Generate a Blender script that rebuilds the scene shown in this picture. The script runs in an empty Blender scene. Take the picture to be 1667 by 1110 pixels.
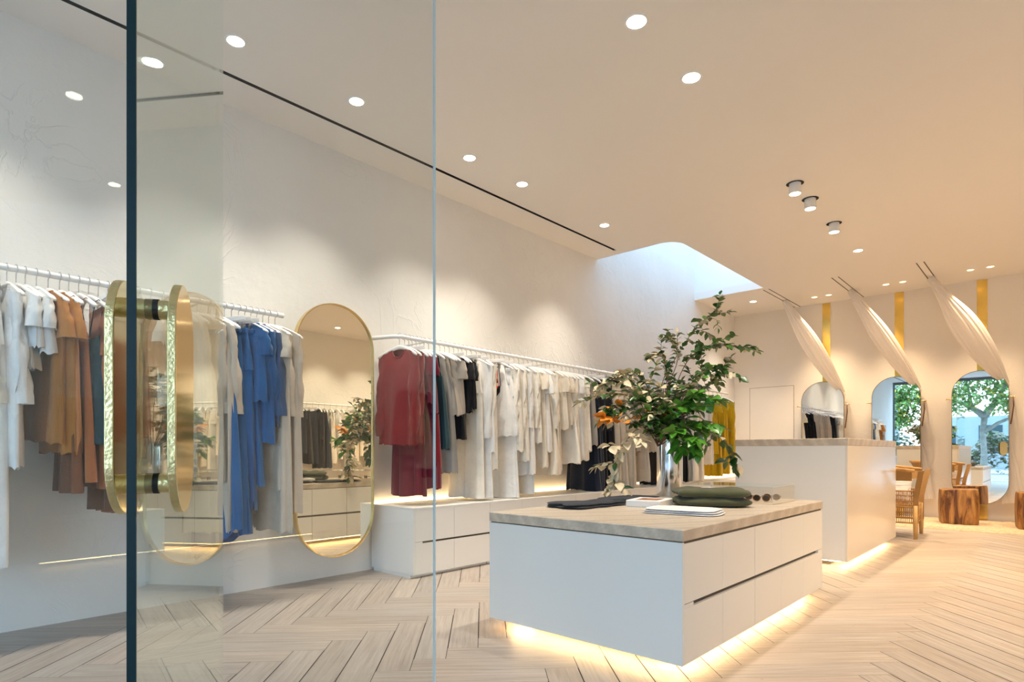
import bpy, math, random
from math import sin, cos, pi, radians, sqrt, atan2, tan
from mathutils import Vector, Matrix, Euler, noise
random.seed(7)
sc = bpy.context.scene
COL = sc.collection
CEIL = 3.77
A = radians(42.2); F = 980.0; CAMZ = 1.1

def at(u, v, d):
    """point seen at pixel (u, v) of the 1667x1110 frame, d metres deep"""
    r = (u - 833.5) / F * d; z = CAMZ + (735 - v) / F * d
    return Vector((-sin(A) * d + cos(A) * r, cos(A) * d + sin(A) * r, z))

# ------------------------------------------------------------------ materials
def newmat(name):
    m = bpy.data.materials.new(name); m.use_nodes = True
    nt = m.node_tree; b = nt.nodes['Principled BSDF']
    return m, nt, b
def N(nt, t, **k):
    n = nt.nodes.new(t)
    for a, v in k.items():
        if a in n.inputs: n.inputs[a].default_value = v
        else: setattr(n, a, v)
    return n
def L(nt, a, ao, b, bi): nt.links.new(a.outputs[ao], b.inputs[bi])
def ramp(nt, src, so, stops):
    r = N(nt, 'ShaderNodeValToRGB'); cr = r.color_ramp
    while len(cr.elements) < len(stops): cr.elements.new(.5)
    for e, (p, c) in zip(cr.elements, stops): e.position = p; e.color = (*c, 1)
    L(nt, src, so, r, 'Fac'); return r
def simple(name, col, rough=.5, metal=0, spec=.5, bump=0, bscale=40, vary=0, vscale=3, coat=0):
    m, nt, b = newmat(name)
    b.inputs['Base Color'].default_value = (*col, 1); b.inputs['Roughness'].default_value = rough
    b.inputs['Metallic'].default_value = metal; b.inputs['Specular IOR Level'].default_value = spec
    if coat: b.inputs['Coat Weight'].default_value = coat; b.inputs['Coat Roughness'].default_value = .1
    tc = N(nt, 'ShaderNodeTexCoord')
    if vary:
        n = N(nt, 'ShaderNodeTexNoise', Scale=vscale, Detail=4.0); L(nt, tc, 'Object', n, 'Vector')
        r = ramp(nt, n, 'Fac', [(.3, [c * (1 - vary) for c in col]), (.7, [min(1, c * (1 + vary)) for c in col])])
        L(nt, r, 'Color', b, 'Base Color')
    if bump:
        n = N(nt, 'ShaderNodeTexNoise', Scale=float(bscale), Detail=3.0); L(nt, tc, 'Object', n, 'Vector')
        bp = N(nt, 'ShaderNodeBump', Strength=bump, Distance=.01); L(nt, n, 'Fac', bp, 'Height'); L(nt, bp, 'Normal', b, 'Normal')
    return m
def emit(name, col, s):
    m, nt, b = newmat(name)
    b.inputs['Base Color'].default_value = (.8, .8, .8, 1)
    b.inputs['Emission Color'].default_value = (*col, 1); b.inputs['Emission Strength'].default_value = s
    return m
_fab = {}
def fabric(col, kind='linen'):
    key = (tuple(col), kind)
    if key in _fab: return _fab[key]
    m, nt, b = newmat('fabric_' + kind)
    tc = N(nt, 'ShaderNodeTexCoord')
    n = N(nt, 'ShaderNodeTexNoise', Scale=5.0, Detail=5.0, Roughness=.6); L(nt, tc, 'Object', n, 'Vector')
    v = .10 if kind == 'linen' else .06
    r = ramp(nt, n, 'Fac', [(.3, [c * (1 - v) for c in col]), (.7, [min(1, c * (1 + v)) for c in col])])
    L(nt, r, 'Color', b, 'Base Color')
    b.inputs['Roughness'].default_value = .92; b.inputs['Specular IOR Level'].default_value = .2
    b.inputs['Sheen Weight'].default_value = .15
    mp = N(nt, 'ShaderNodeMapping'); L(nt, tc, 'Object', mp, 'Vector')
    mp.inputs['Scale'].default_value = (260, 260, 160) if kind == 'linen' else (120, 120, 420) if kind == 'knit' else (90, 90, 90)
    w = N(nt, 'ShaderNodeTexNoise', Scale=1.0, Detail=2.0); L(nt, mp, 'Vector', w, 'Vector')
    n2 = N(nt, 'ShaderNodeTexNoise', Scale=16.0, Detail=3.0, Distortion=.6); L(nt, tc, 'Object', n2, 'Vector')
    ad = N(nt, 'ShaderNodeMath', operation='MULTIPLY_ADD'); L(nt, n2, 'Fac', ad, 0); ad.inputs[1].default_value = 4.0 if kind == 'linen' else 1.2; L(nt, w, 'Fac', ad, 2)
    bp = N(nt, 'ShaderNodeBump', Strength=.16 if kind == 'knit' else .38, Distance=.004); L(nt, ad, 'Value', bp, 'Height'); L(nt, bp, 'Normal', b, 'Normal')
    _fab[key] = m; return m

def plaster(name, c1, c2, strength):
    m, nt, b = newmat(name)
    tc = N(nt, 'ShaderNodeTexCoord')
    n = N(nt, 'ShaderNodeTexNoise', Scale=.9, Detail=5.0, Roughness=.6); L(nt, tc, 'Object', n, 'Vector')
    r = ramp(nt, n, 'Fac', [(.3, c1), (.7, c2)]); L(nt, r, 'Color', b, 'Base Color')
    b.inputs['Roughness'].default_value = .85; b.inputs['Specular IOR Level'].default_value = .25
    # trowel ridges: sparse thin curved marks
    n1 = N(nt, 'ShaderNodeTexNoise', Scale=1.7, Detail=5.0, Distortion=2.6); L(nt, tc, 'Object', n1, 'Vector')
    rr = ramp(nt, n1, 'Fac', [(.47, (0, 0, 0)), (.5, (.8, .8, .8)), (.51, (.2, .2, .2)), (.6, (0, 0, 0))])
    mk = N(nt, 'ShaderNodeTexNoise', Scale=1.6, Detail=1.0); L(nt, tc, 'Object', mk, 'Vector')
    mr = ramp(nt, mk, 'Fac', [(.47, (0, 0, 0)), (.6, (1, 1, 1))])
    mu = N(nt, 'ShaderNodeMath', operation='MULTIPLY'); L(nt, rr, 'Color', mu, 0); L(nt, mr, 'Color', mu, 1)
    n3 = N(nt, 'ShaderNodeTexNoise', Scale=11.0, Detail=8.0, Roughness=.7); L(nt, tc, 'Object', n3, 'Vector')
    ad = N(nt, 'ShaderNodeMath', operation='MULTIPLY_ADD'); L(nt, n3, 'Fac', ad, 0); ad.inputs[1].default_value = .8; L(nt, mu, 'Value', ad, 2)
    n4 = N(nt, 'ShaderNodeTexNoise', Scale=4.0, Detail=3.0); L(nt, tc, 'Object', n4, 'Vector')
    a2 = N(nt, 'ShaderNodeMath', operation='MULTIPLY_ADD'); L(nt, n4, 'Fac', a2, 0); a2.inputs[1].default_value = 1.5; L(nt, ad, 'Value', a2, 2)
    bp = N(nt, 'ShaderNodeBump', Strength=strength, Distance=.008); L(nt, a2, 'Value', bp, 'Height'); L(nt, bp, 'Normal', b, 'Normal')
    return m

M_wall = plaster('rough_plaster', (.78, .765, .73), (.84, .825, .79), .55)
M_back = plaster('smooth_plaster', (.78, .72, .64), (.82, .765, .69), .2)
M_ceil = simple('ceiling_paint', (.83, .80, .76), .9, spec=.2, bump=.03, bscale=80)
M_dark = simple('dark_recess', (.02, .02, .02), .8)
M_lacq = simple('white_lacquer', (.80, .80, .79), .32, bump=.015, bscale=6)
M_lacq2 = simple('warm_reflect_lacquer', (.80, .74, .66), .16, bump=.02, bscale=3)  # white gloss of the counter side, its warm reflection put into the colour
M_chan = simple('finger_channel', (.10, .085, .07), .5, metal=.6)
M_white = simple('white_powder_coat', (.85, .85, .84), .35)
M_wood_white = simple('white_painted_wood', (.84, .83, .81), .4, bump=.05, bscale=60)
M_chrome = simple('polished_steel', (.75, .76, .78), .12, metal=1, bump=.04, bscale=3)
M_wire = simple('hook_steel', (.6, .6, .62), .25, metal=1)
M_brass = simple('brushed_brass', (.76, .58, .27), .24, metal=1, bump=.06, bscale=120, vary=.1, vscale=14)
M_handle = simple('hammered_brass', (.74, .62, .32), .3, metal=1, bump=.22, bscale=170, vary=.12, vscale=30)
M_handle_face = simple('polished_brass_face', (.80, .64, .33), .09, metal=1, bump=.02, bscale=4)
M_frame_dark = simple('aged_brass', (.32, .22, .11), .35, metal=1)
M_mirror = simple('mirror_silver', (.95, .97, .96), .012, metal=1)
M_mirror_warm = simple('bronze_tinted_mirror', (.93, .85, .68), .012, metal=1)
M_rubber = simple('black_rubber', (.015, .015, .015), .6)
M_strap = simple('brown_leather', (.12, .05, .02), .6)
M_led = emit('warm_led', (1, .68, .34), 30)
M_lamp = emit('lamp_lens', (1, .86, .66), 22)
M_lamp_warm = emit('lamp_lens_warm', (1, .70, .30), 5)
M_paper = simple('white_paper', (.82, .82, .82), .7)

def glass_mat(name, tint, ior=1.5, extra=0.0):
    m = bpy.data.materials.new(name); m.use_nodes = True; nt = m.node_tree; nt.nodes.clear()
    o = N(nt, 'ShaderNodeOutputMaterial'); mx = N(nt, 'ShaderNodeMixShader')
    t = N(nt, 'ShaderNodeBsdfTransparent'); t.inputs['Color'].default_value = (*tint, 1)
    g = N(nt, 'ShaderNodeBsdfGlossy', Roughness=0.0); g.inputs['Color'].default_value = (.95, 1, 1, 1)
    f = N(nt, 'ShaderNodeFresnel', IOR=ior)
    # the slab's back face must not turn into total reflection: use the geometric angle of both sides alike
    ge = N(nt, 'ShaderNodeNewGeometry'); vm = N(nt, 'ShaderNodeVectorMath', operation='DOT_PRODUCT')
    L(nt, ge, 'Incoming', vm, 0); L(nt, ge, 'Normal', vm, 1)
    ab = N(nt, 'ShaderNodeMath', operation='ABSOLUTE'); L(nt, vm, 'Value', ab, 0)
    om = N(nt, 'ShaderNodeMath', operation='SUBTRACT'); om.inputs[0].default_value = 1; L(nt, ab, 'Value', om, 1)
    pw = N(nt, 'ShaderNodeMath', operation='POWER'); L(nt, om, 'Value', pw, 0); pw.inputs[1].default_value = 5
    ma = N(nt, 'ShaderNodeMath', operation='MULTIPLY_ADD'); L(nt, pw, 'Value', ma, 0); ma.inputs[1].default_value = .955; ma.inputs[2].default_value = .032 + extra
    nt.nodes.remove(f)
    L(nt, ma, 'Value', mx, 'Fac'); L(nt, t, 'BSDF', mx, 1); L(nt, g, 'BSDF', mx, 2); L(nt, mx, 'Shader', o, 'Surface')
    return m
M_glass = glass_mat('clear_glass', (.935, .955, .965))
M_glass_door = glass_mat('door_glass', (.955, .985, .98))
M_acrylic = glass_mat('clear_acrylic', (.985, .98, .97))
M_edge_dark = simple('dark_glass_edge', (.002, .022, .030), .3, spec=.25)
M_edge_light = simple('edge_transmission_tint', (.62, .78, .85), .15)  # light carried through the pane to its edge is put into this colour

def mat_stone_slab():
    m, nt, b = newmat('banded_sandstone')
    tc = N(nt, 'ShaderNodeTexCoord'); mp = N(nt, 'ShaderNodeMapping'); L(nt, tc, 'Object', mp, 'Vector')
    mp.inputs['Rotation'].default_value = (0.25, .5, radians(35))
    w = N(nt, 'ShaderNodeTexWave', Scale=1.7, Distortion=5.0, Detail=3.0); w.inputs['Detail Scale'].default_value = .8; L(nt, mp, 'Vector', w, 'Vector')
    r = ramp(nt, w, 'Fac', [(0, (.52, .45, .37)), (.35, (.60, .52, .43)), (.7, (.66, .585, .49)), (1, (.57, .49, .40))])
    mp2 = N(nt, 'ShaderNodeMapping'); mp2.inputs['Scale'].default_value = (1, 30, 30); L(nt, mp, 'Vector', mp2, 'Vector')
    n = N(nt, 'ShaderNodeTexNoise', Scale=3.0, Detail=5.0); L(nt, mp2, 'Vector', n, 'Vector')
    r2 = ramp(nt, n, 'Fac', [(.3, (.80, .80, .80)), (.65, (1, 1, 1))])
    mx = N(nt, 'ShaderNodeMixRGB', blend_type='MULTIPLY'); mx.inputs['Fac'].default_value = .8
    L(nt, r, 'Color', mx, 1); L(nt, r2, 'Color', mx, 2); L(nt, mx, 'Color', b, 'Base Color')
    b.inputs['Roughness'].default_value = .38
    return m
M_slab = mat_stone_slab()

def mat_floor():
    m, nt, b = newmat('travertine_planks')
    uv = N(nt, 'ShaderNodeUVMap', uv_map='plank'); at_ = N(nt, 'ShaderNodeAttribute', attribute_name='tone')
    mp = N(nt, 'ShaderNodeMapping'); mp.inputs['Scale'].default_value = (2.2, 42, 1); L(nt, uv, 'UV', mp, 'Vector')
    n = N(nt, 'ShaderNodeTexNoise', Scale=1.0, Detail=6.0, Roughness=.62, Distortion=.25); L(nt, mp, 'Vector', n, 'Vector')
    r = ramp(nt, n, 'Fac', [(.25, (.29, .245, .205)), (.42, (.395, .34, .295)), (.6, (.465, .41, .36)), (.78, (.52, .47, .42))])
    mt = N(nt, 'ShaderNodeMixRGB', blend_type='MULTIPLY'); mt.inputs['Fac'].default_value = 1; L(nt, r, 'Color', mt, 1); L(nt, at_, 'Color', mt, 2)
    mp2 = N(nt, 'ShaderNodeMapping'); mp2.inputs['Scale'].default_value = (30, 110, 1); L(nt, uv, 'UV', mp2, 'Vector')
    pn = N(nt, 'ShaderNodeTexNoise', Scale=1.0, Detail=2.0); L(nt, mp2, 'Vector', pn, 'Vector')
    pr = ramp(nt, pn, 'Fac', [(.24, (.30, .22, .16)), (.29, (1, 1, 1))])
    m2 = N(nt, 'ShaderNodeMixRGB', blend_type='MULTIPLY'); m2.inputs['Fac'].default_value = .8; L(nt, mt, 'Color', m2, 1); L(nt, pr, 'Color', m2, 2)
    L(nt, m2, 'Color', b, 'Base Color'); b.inputs['Roughness'].default_value = .42
    bp = N(nt, 'ShaderNodeBump', Strength=.12, Distance=.003); L(nt, n, 'Fac', bp, 'Height'); L(nt, bp, 'Normal', b, 'Normal')
    return m
M_floor = mat_floor()
M_grout = simple('dark_joint', (.05, .04, .035), .9)

def mat_stump():
    m, nt, b = newmat('teak_log')
    tc = N(nt, 'ShaderNodeTexCoord'); mp = N(nt, 'ShaderNodeMapping'); mp.inputs['Scale'].default_value = (9, 9, 1.6); mp.inputs['Rotation'].default_value = (.12, .1, 0)
    L(nt, tc, 'Object', mp, 'Vector')
    n = N(nt, 'ShaderNodeTexNoise', Scale=1.2, Detail=6.0, Roughness=.6, Distortion=.8); L(nt, mp, 'Vector', n, 'Vector')
    r = ramp(nt, n, 'Fac', [(.33, (.05, .015, .004)), (.44, (.14, .05, .012)), (.53, (.34, .155, .038)), (.66, (.52, .28, .08))])
    v = N(nt, 'ShaderNodeTexVoronoi', Scale=16.0); L(nt, tc, 'Object', v, 'Vector')
    vr = ramp(nt, v, 'Distance', [(.05, (.15, .1, .05)), (.09, (1, 1, 1))])
    mx = N(nt, 'ShaderNodeMixRGB', blend_type='MULTIPLY'); mx.inputs['Fac'].default_value = .8; L(nt, r, 'Color', mx, 1); L(nt, vr, 'Color', mx, 2)
    L(nt, mx, 'Color', b, 'Base Color'); b.inputs['Roughness'].default_value = .5
    return m
M_stump = mat_stump()
M_cane = simple('golden_cane', (.50, .27, .085), .45, vary=.25, vscale=12, bump=.3, bscale=140)
M_cane_light = simple('pale_cane_pole', (.62, .38, .14), .4, vary=.12, vscale=8)
def mat_weave():
    m, nt, b = newmat('woven_cane')
    tc = N(nt, 'ShaderNodeTexCoord'); w = N(nt, 'ShaderNodeTexWave', Scale=40.0, Distortion=.4, bands_direction='Z'); L(nt, tc, 'Object', w, 'Vector')
    w2 = N(nt, 'ShaderNodeTexWave', Scale=45.0, Distortion=.4, bands_direction='X'); L(nt, tc, 'Object', w2, 'Vector')
    mu = N(nt, 'ShaderNodeMath', operation='MULTIPLY'); L(nt, w, 'Fac', mu, 0); L(nt, w2, 'Fac', mu, 1)
    r = ramp(nt, mu, 'Value', [(.0, (.30, .15, .04)), (.4, (.52, .29, .09)), (1, (.68, .42, .16))]); L(nt, r, 'Color', b, 'Base Color')
    bp = N(nt, 'ShaderNodeBump', Strength=.6, Distance=.006); L(nt, mu, 'Value', bp, 'Height'); L(nt, bp, 'Normal', b, 'Normal')
    b.inputs['Roughness'].default_value = .5
    return m
M_weave = mat_weave()
def mat_leaf(name, top, under):
    m, nt, b = newmat(name)
    g = N(nt, 'ShaderNodeNewGeometry'); oi = N(nt, 'ShaderNodeTexCoord'); n = N(nt, 'ShaderNodeTexNoise', Scale=9.0, Detail=2.0); L(nt, oi, 'Object', n, 'Vector')
    r = ramp(nt, n, 'Fac', [(.32, [c * .6 for c in top]), (.68, [min(1, c * 1.4) for c in top])])
    mx = N(nt, 'ShaderNodeMixRGB'); L(nt, g, 'Backfacing', mx, 'Fac'); L(nt, r, 'Color', mx, 1); mx.inputs[2].default_value = (*under, 1)
    L(nt, mx, 'Color', b, 'Base Color'); b.inputs['Roughness'].default_value = .32
    return m
M_leaf = mat_leaf('deep_green_leaf', (.022, .085, .014), (.10, .17, .05))
M_leaf_bright = mat_leaf('bright_green_leaf', (.07, .24, .02), (.14, .28, .05))
M_leaf_pale = simple('cream_leaf_underside', (.66, .56, .38), .55, vary=.12, vscale=20)
M_leaf_amber = simple('amber_dried_leaf', (.62, .24, .025), .5, vary=.3, vscale=25)
M_twig = simple('brown_twig', (.14, .07, .035), .7)

# ------------------------------------------------------------------ mesh helpers
def mesh_obj(name, vs, fs, mats, parent=None, smooth=True, mi=None, loc=None, rot=None):
    me = bpy.data.meshes.new(name); me.from_pydata([tuple(v) for v in vs], [], fs)
    if not isinstance(mats, (list, tuple)): mats = [mats]
    for m in mats: me.materials.append(m)
    if mi: me.polygons.foreach_set('material_index', mi)
    if smooth: me.polygons.foreach_set('use_smooth', [True] * len(fs))
    me.update()
    o = bpy.data.objects.new(name, me); COL.objects.link(o)
    if parent: o.parent = parent
    if loc is not None: o.location = loc
    if rot is not None: o.rotation_euler = rot
    return o
class MB:
    def __init__(s): s.v = []; s.f = []; s.m = []
    def add(s, vs, fs, mi=0):
        k = len(s.v); s.v += [Vector(v) for v in vs]; s.f += [[i + k for i in f] for f in fs]; s.m += [mi] * len(fs); return s
    def box(s, x0, x1, y0, y1, z0, z1, b=0.0, mi=0, T=None):
        if b <= 0:
            vs = [(x, y, z) for z in (z0, z1) for y in (y0, y1) for x in (x0, x1)]
            fs = [[0, 2, 3, 1], [4, 5, 7, 6], [0, 1, 5, 4], [2, 6, 7, 3], [0, 4, 6, 2], [1, 3, 7, 5]]
        else:
            vs = []; idx = {}
            c = ((x0, x1), (y0, y1), (z0, z1))
            for i in range(8):
                s3 = ((i & 1), (i >> 1) & 1, (i >> 2) & 1)
                for ax in range(3):
                    p = []
                    for a in range(3):
                        q = c[a][s3[a]]
                        if a != ax: q += b * (1 if s3[a] == 0 else -1)
                        p.append(q)
                    idx[i, ax] = len(vs); vs.append(p)
            fs = []
            quads = {0: (0, 2, 6, 4), 1: (0, 1, 5, 4), 2: (0, 1, 3, 2)}
            for ax in range(3):
                bit = 1 << ax
                q = quads[ax]
                fs.append([idx[i, ax] for i in q]); fs.append([idx[i | bit, ax] for i in q])
            for ax in range(3):   # edges parallel to ax
                o1, o2 = [a for a in range(3) if a != ax]
                for s1 in (0, 1):
                    for s2 in (0, 1):
                        i = (s1 << o1) | (s2 << o2); j = i | (1 << ax)
                        fs.append([idx[i, o1], idx[j, o1], idx[j, o2], idx[i, o2]])
            for i in range(8): fs.append([idx[i, 0], idx[i, 1], idx[i, 2]])
            cen = Vector(((x0 + x1) / 2, (y0 + y1) / 2, (z0 + z1) / 2))
            out = []
            for f in fs:
                p = [Vector(vs[i]) for i in f]; n = (p[1] - p[0]).cross(p[2] - p[0]); ce = sum(p, Vector()) / len(p)
                out.append(f if n.dot(ce - cen) > 0 else f[::-1])
            fs = out
        if T is not None: vs = [T @ Vector(v) for v in vs]
        return s.add(vs, fs, mi)
    def cyl(s, p0, p1, r0, r1=None, n=20, mi=0, caps=True):
        r1 = r0 if r1 is None else r1
        return s.tube([p0, p1], [r0, r1], n, mi, caps)
    def tube(s, pts, rad, n=10, mi=0, caps=True, closed=False):
        pts = [Vector(p) for p in pts]
        if not isinstance(rad, (list, tuple)): rad = [rad] * len(pts)
        vs = []; prev = None; m = len(pts)
        for i, p in enumerate(pts):
            if closed: t = pts[(i + 1) % m] - pts[i - 1]
            else: t = (pts[min(i + 1, m - 1)] - pts[max(i - 1, 0)])
            t.normalize()
            if prev is None:
                u = t.orthogonal().normalized()
            else:
                u = prev - t * prev.dot(t)
                u = u.normalized() if u.length > 1e-6 else t.orthogonal().normalized()
            prev = u; w = t.cross(u)
            for k in range(n):
                a = 2 * pi * k / n; vs.append(p + (u * cos(a) + w * sin(a)) * rad[i])
        fs = []
        for i in range(m if closed else m - 1):
            a = i * n; b = ((i + 1) % m) * n
            for k in range(n): fs.append([a + k, a + (k + 1) % n, b + (k + 1) % n, b + k])
        if caps and not closed: fs.append(list(range(n))[::-1]); fs.append(list(range((m - 1) * n, m * n)))
        return s.add(vs, fs, mi)
    def prism(s, outline, thick, mi=0, T=None, side=None, back=None):
        """outline in x-z, thickness along +y from 0"""
        n = len(outline); vs = [(x, 0, z) for x, z in outline] + [(x, thick, z) for x, z in outline]
        if T is not None: vs = [T @ Vector(v) for v in vs]
        k = len(s.f); s.add(vs, [list(range(n)), list(range(n, 2 * n))[::-1]] + [[(i + 1) % n, i, n + i, n + (i + 1) % n] for i in range(n)], mi)
        if side is not None:
            for j in range(k + 2, len(s.f)): s.m[j] = side
        return s
    def obj(s, name, mats, parent=None, smooth=False, loc=None, rot=None):
        return mesh_obj(name, s.v, s.f, mats, parent, smooth, s.m, loc, rot)
def empty(name, loc=(0, 0, 0), rz=0):
    o = bpy.data.objects.new(name, None); COL.objects.link(o); o.location = loc; o.rotation_euler = (0, 0, rz); o.empty_display_size = .1
    return o
def tag(o, label=None, cat=None, group=None, kind=None):
    if label: o['label'] = label
    if cat: o['category'] = cat
    if group: o['group'] = group
    if kind: o['kind'] = kind
    return o
def thing(name, label, cat, loc=(0, 0, 0), rz=0, group=None): return tag(empty(name, loc, rz), label, cat, group)
def struct(o, label=None): o['kind'] = 'structure'; o['label'] = label or o.name.replace('_', ' '); o['category'] = 'room part'; return o
def smooth_by_angle(o, ang=40):
    me = o.data
    me.polygons.foreach_set('use_smooth', [True] * len(me.polygons))
    try: me.set_sharp_from_angle(angle=radians(ang))
    except Exception: pass
def copy_tree(o, parent=None):
    c = o.copy(); COL.objects.link(c)
    if parent: c.parent = parent
    for ch in o.children: copy_tree(ch, c)
    return c
def racetrack(w, h, n=24, z0=0):
    r = w / 2; pts = []
    for i in range(n + 1):
        a = pi * i / n; pts.append((r * cos(a), h - r + r * sin(a)))
    for i in range(n + 1):
        a = pi + pi * i / n; pts.append((r * cos(a), r + r * sin(a)))
    return [(x, z + z0) for x, z in pts]
ORD = ['first', 'second', 'third', 'fourth', 'fifth', 'sixth', 'seventh', 'eighth', 'ninth', 'tenth', 'eleventh', 'twelfth', 'thirteenth',
       'fourteenth', 'fifteenth', 'sixteenth', 'seventeenth', 'eighteenth', 'nineteenth', 'twentieth', 'twenty-first', 'twenty-second', 'twenty-third', 'twenty-fourth']

# ------------------------------------------------------------------ room shell
XL, XR, YF, YB = -4.75, 3.3, -4.0, 11.8
def build_floor():
    w = .17; n = 5; gap_l = .0030; gap_s = .0004
    e1 = Vector((cos(pi / 4), sin(pi / 4))); e2 = Vector((-sin(pi / 4), cos(pi / 4)))
    vs = []; fs = []; uv = []; tone = []
    x0, x1, y0, y1 = XL, XR, YF - .02, YB
    def clip(poly, uvs):
        for ax, val, sgn in ((0, x0, 1), (0, x1, -1), (1, y0, 1), (1, y1, -1)):
            out = []; ou = []
            for i in range(len(poly)):
                a, b = poly[i - 1], poly[i]; ua, ub = uvs[i - 1], uvs[i]
                da = (a[ax] - val) * sgn; db = (b[ax] - val) * sgn
                if (da < 0) != (db < 0):
                    t = da / (da - db); out.append(a + (b - a) * t); ou.append(ua + (ub - ua) * t)
                if db >= 0: out.append(b); ou.append(ub)
            poly, uvs = out, ou
            if len(poly) < 3: return [], []
        return poly, uvs
    ox, oy = -.005, -.03
    R = 150
    for i in range(-R, R):
        for m in range(-R // 10, R // 10 + 1):
            for k in (0, 1):
                if k == 0: a0, a1, b0, b1 = i + 2 * n * m, i + 2 * n * m + n, i, i + 1
                else: a0, a1, b0, b1 = i + n + 2 * n * m, i + n + 2 * n * m + 1, i - n + 1, i + 1
                cx = ((a0 + a1) / 2 * w) * e1 + ((b0 + b1) / 2 * w) * e2
                cx = Vector((cx.x + ox, cx.y + oy))
                if not (x0 - .6 < cx.x < x1 + .6 and y0 - .6 < cx.y < y1 + .6): continue
                rnd = random.Random(i * 7919 + m * 104729 + k * 31)
                if k == 0: ga, gb = gap_s, gap_l
                else: ga, gb = gap_l, gap_s
                if k == 0: gb = .0007
                P = []; U = []; ru, rv = rnd.random() * 50, rnd.random() * 50
                for (a, b) in ((a0 * w + ga, b0 * w + gb), (a1 * w - ga, b0 * w + gb), (a1 * w - ga, b1 * w - gb), (a0 * w + ga, b1 * w - gb)):
                    q = e1 * a + e2 * b + Vector((ox, oy)); P.append(q)
                    la, lb = a - a0 * w, b - b0 * w
                    U.append(Vector((la + ru, lb + rv)) if k == 0 else Vector((lb + ru, la + rv)))
                P, U = clip(P, U)
                if len(P) < 3: continue
                s = len(vs); vs += [(p.x, p.y, 0) for p in P]; fs.append(list(range(s, s + len(P)))); uv += [(u.x, u.y) for u in U]
                t = rnd.uniform(.88, 1.05); wr = rnd.uniform(-.02, .03); tone += [(t + wr, t, t - wr, 1)] * len(P)
    s = len(vs); vs += [(x0, y0, -.006), (x1, y0, -.006), (x1, y1, -.006), (x0, y1, -.006)]; fs.append([s, s + 1, s + 2, s + 3]); uv += [(0, 0)] * 4; tone += [(1, 1, 1, 1)] * 4
    mi = [0] * (len(fs) - 1) + [1]
    o = mesh_obj('floor', vs, fs, [M_floor, M_grout], smooth=False, mi=mi)
    me = o.data; me.uv_layers.new(name='plank'); me.color_attributes.new('tone', 'FLOAT_COLOR', 'CORNER')
    idx = [l.vertex_index for l in me.loops]
    me.uv_layers['plank'].data.foreach_set('uv', [c for i in idx for c in uv[i]])
    me.color_attributes['tone'].data.foreach_set('color', [c for i in idx for c in tone[i]])
    struct(o, 'pale travertine planks laid in herringbone')
build_floor()

# left wall goes up to the top of the skylight well
SKX, SKY0, SKY1, SKT = -3.56, 7.0, 10.03, 5.3
b = MB(); b.box(XL - .2, XL, YF, YB + .2, -.02, CEIL + .02); b.box(XL - .2, XL, SKY0 - .1, SKY1 + .1, CEIL + .02, SKT)
struct(b.obj('wall_left', M_wall), 'rough trowelled plaster wall behind the long clothes rails')
b = MB(); b.box(XL - .2, XR + .2, YB, YB + .2, -.02, CEIL + .02); struct(b.obj('wall_back', M_back), 'warm smooth plaster wall behind the standing mirrors')
b = MB(); b.box(XR, XR + .2, YF, YB, -.02, CEIL + .02); struct(b.obj('wall_right', M_wall))
# ceiling: gap for the slot diffuser, rounded hole for the skylight
b = MB(); T = .12
SX0, SX1, SYE = -4.37, -4.332, 6.84
b.box(XL, SX0, YF, SKY0, CEIL, CEIL + T)
b.box(SX0, SX1, SYE, SKY0, CEIL, CEIL + T)
b.box(SX1, SKX, YF, SKY0, CEIL, CEIL + T)
b.box(SKX, XR, YF, YB, CEIL, CEIL + T)
b.box(XL, SKX, SKY1, YB, CEIL, CEIL + T)
R = .24; arc = [(SKX - R + R * sin(a), SKY0 + R - R * cos(a)) for a in [pi / 2 * i / 8 for i in range(9)]]
poly = [(SKX, SKY0)] + arc[::-1]
n = len(poly); b.add([(x, y, CEIL) for x, y in poly] + [(x, y, CEIL + T) for x, y in poly],
      [list(range(n)), list(range(n, 2 * n))] + [[i, (i + 1) % n, n + (i + 1) % n, n + i] for i in range(n)])
o = b.obj('ceiling', M_ceil); struct(o, 'plain painted ceiling')
b = MB(); b.box(SX0, SX0 + .003, YF, SYE, CEIL, CEIL + .1); b.box(SX1 - .003, SX1, YF, SYE, CEIL, CEIL + .1); b.box(SX0 - .01, SX1 + .01, YF, SYE, CEIL + .1, CEIL + T + .02); struct(b.obj('trim_1', M_dark), 'black slot in the ceiling along the left wall')
# skylight well
b = MB(); prof = [(XL, SKY0)] + arc + [(SKX, SKY1), (XL, SKY1)]
vs = [(x, y, CEIL + T) for x, y in prof] + [(x, y, SKT) for x, y in prof]; n = len(prof)
b.add(vs, [[i, i + 1, n + i + 1, n + i] for i in range(n - 1)])
b.box(SKX + .02, SKX + .1, SKY0 - .1, SKY1 + .1, CEIL + T, SKT); b.box(XL, SKX, SKY1 + .02, SKY1 + .1, CEIL + T, SKT); b.box(XL, SKX, SKY0 - .1, SKY0 - .02, CEIL + T, SKT)
M_well = simple('skylight_paint', (.84, .85, .85), .9, spec=.2)
o = b.obj('wall_skylight', M_well); struct(o, 'white sides of the skylight well'); smooth_by_angle(o)
b = MB(); b.box(XL, SKX, SKY0, SKY1, SKT, SKT + .02); struct(b.obj('window_1', M_glass), 'glass of the skylight')
# flush door in the back wall
M_seam = simple('door_seam', (.30, .24, .17), .8)
b = MB(); b.box(-4.44, -3.636, YB - .004, YB, 0, 2.325); dr = struct(b.obj('door_1', M_back), 'flush plaster-coloured door in the back wall')
b = MB()
for x0, x1, z0, z1 in ((-4.447, -4.44, 0, 2.332), (-3.636, -3.629, 0, 2.332), (-4.447, -3.629, 2.325, 2.332)): b.box(x0, x1, YB - .005, YB, z0, z1)
b.obj('door_frame', M_seam, dr)
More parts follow.
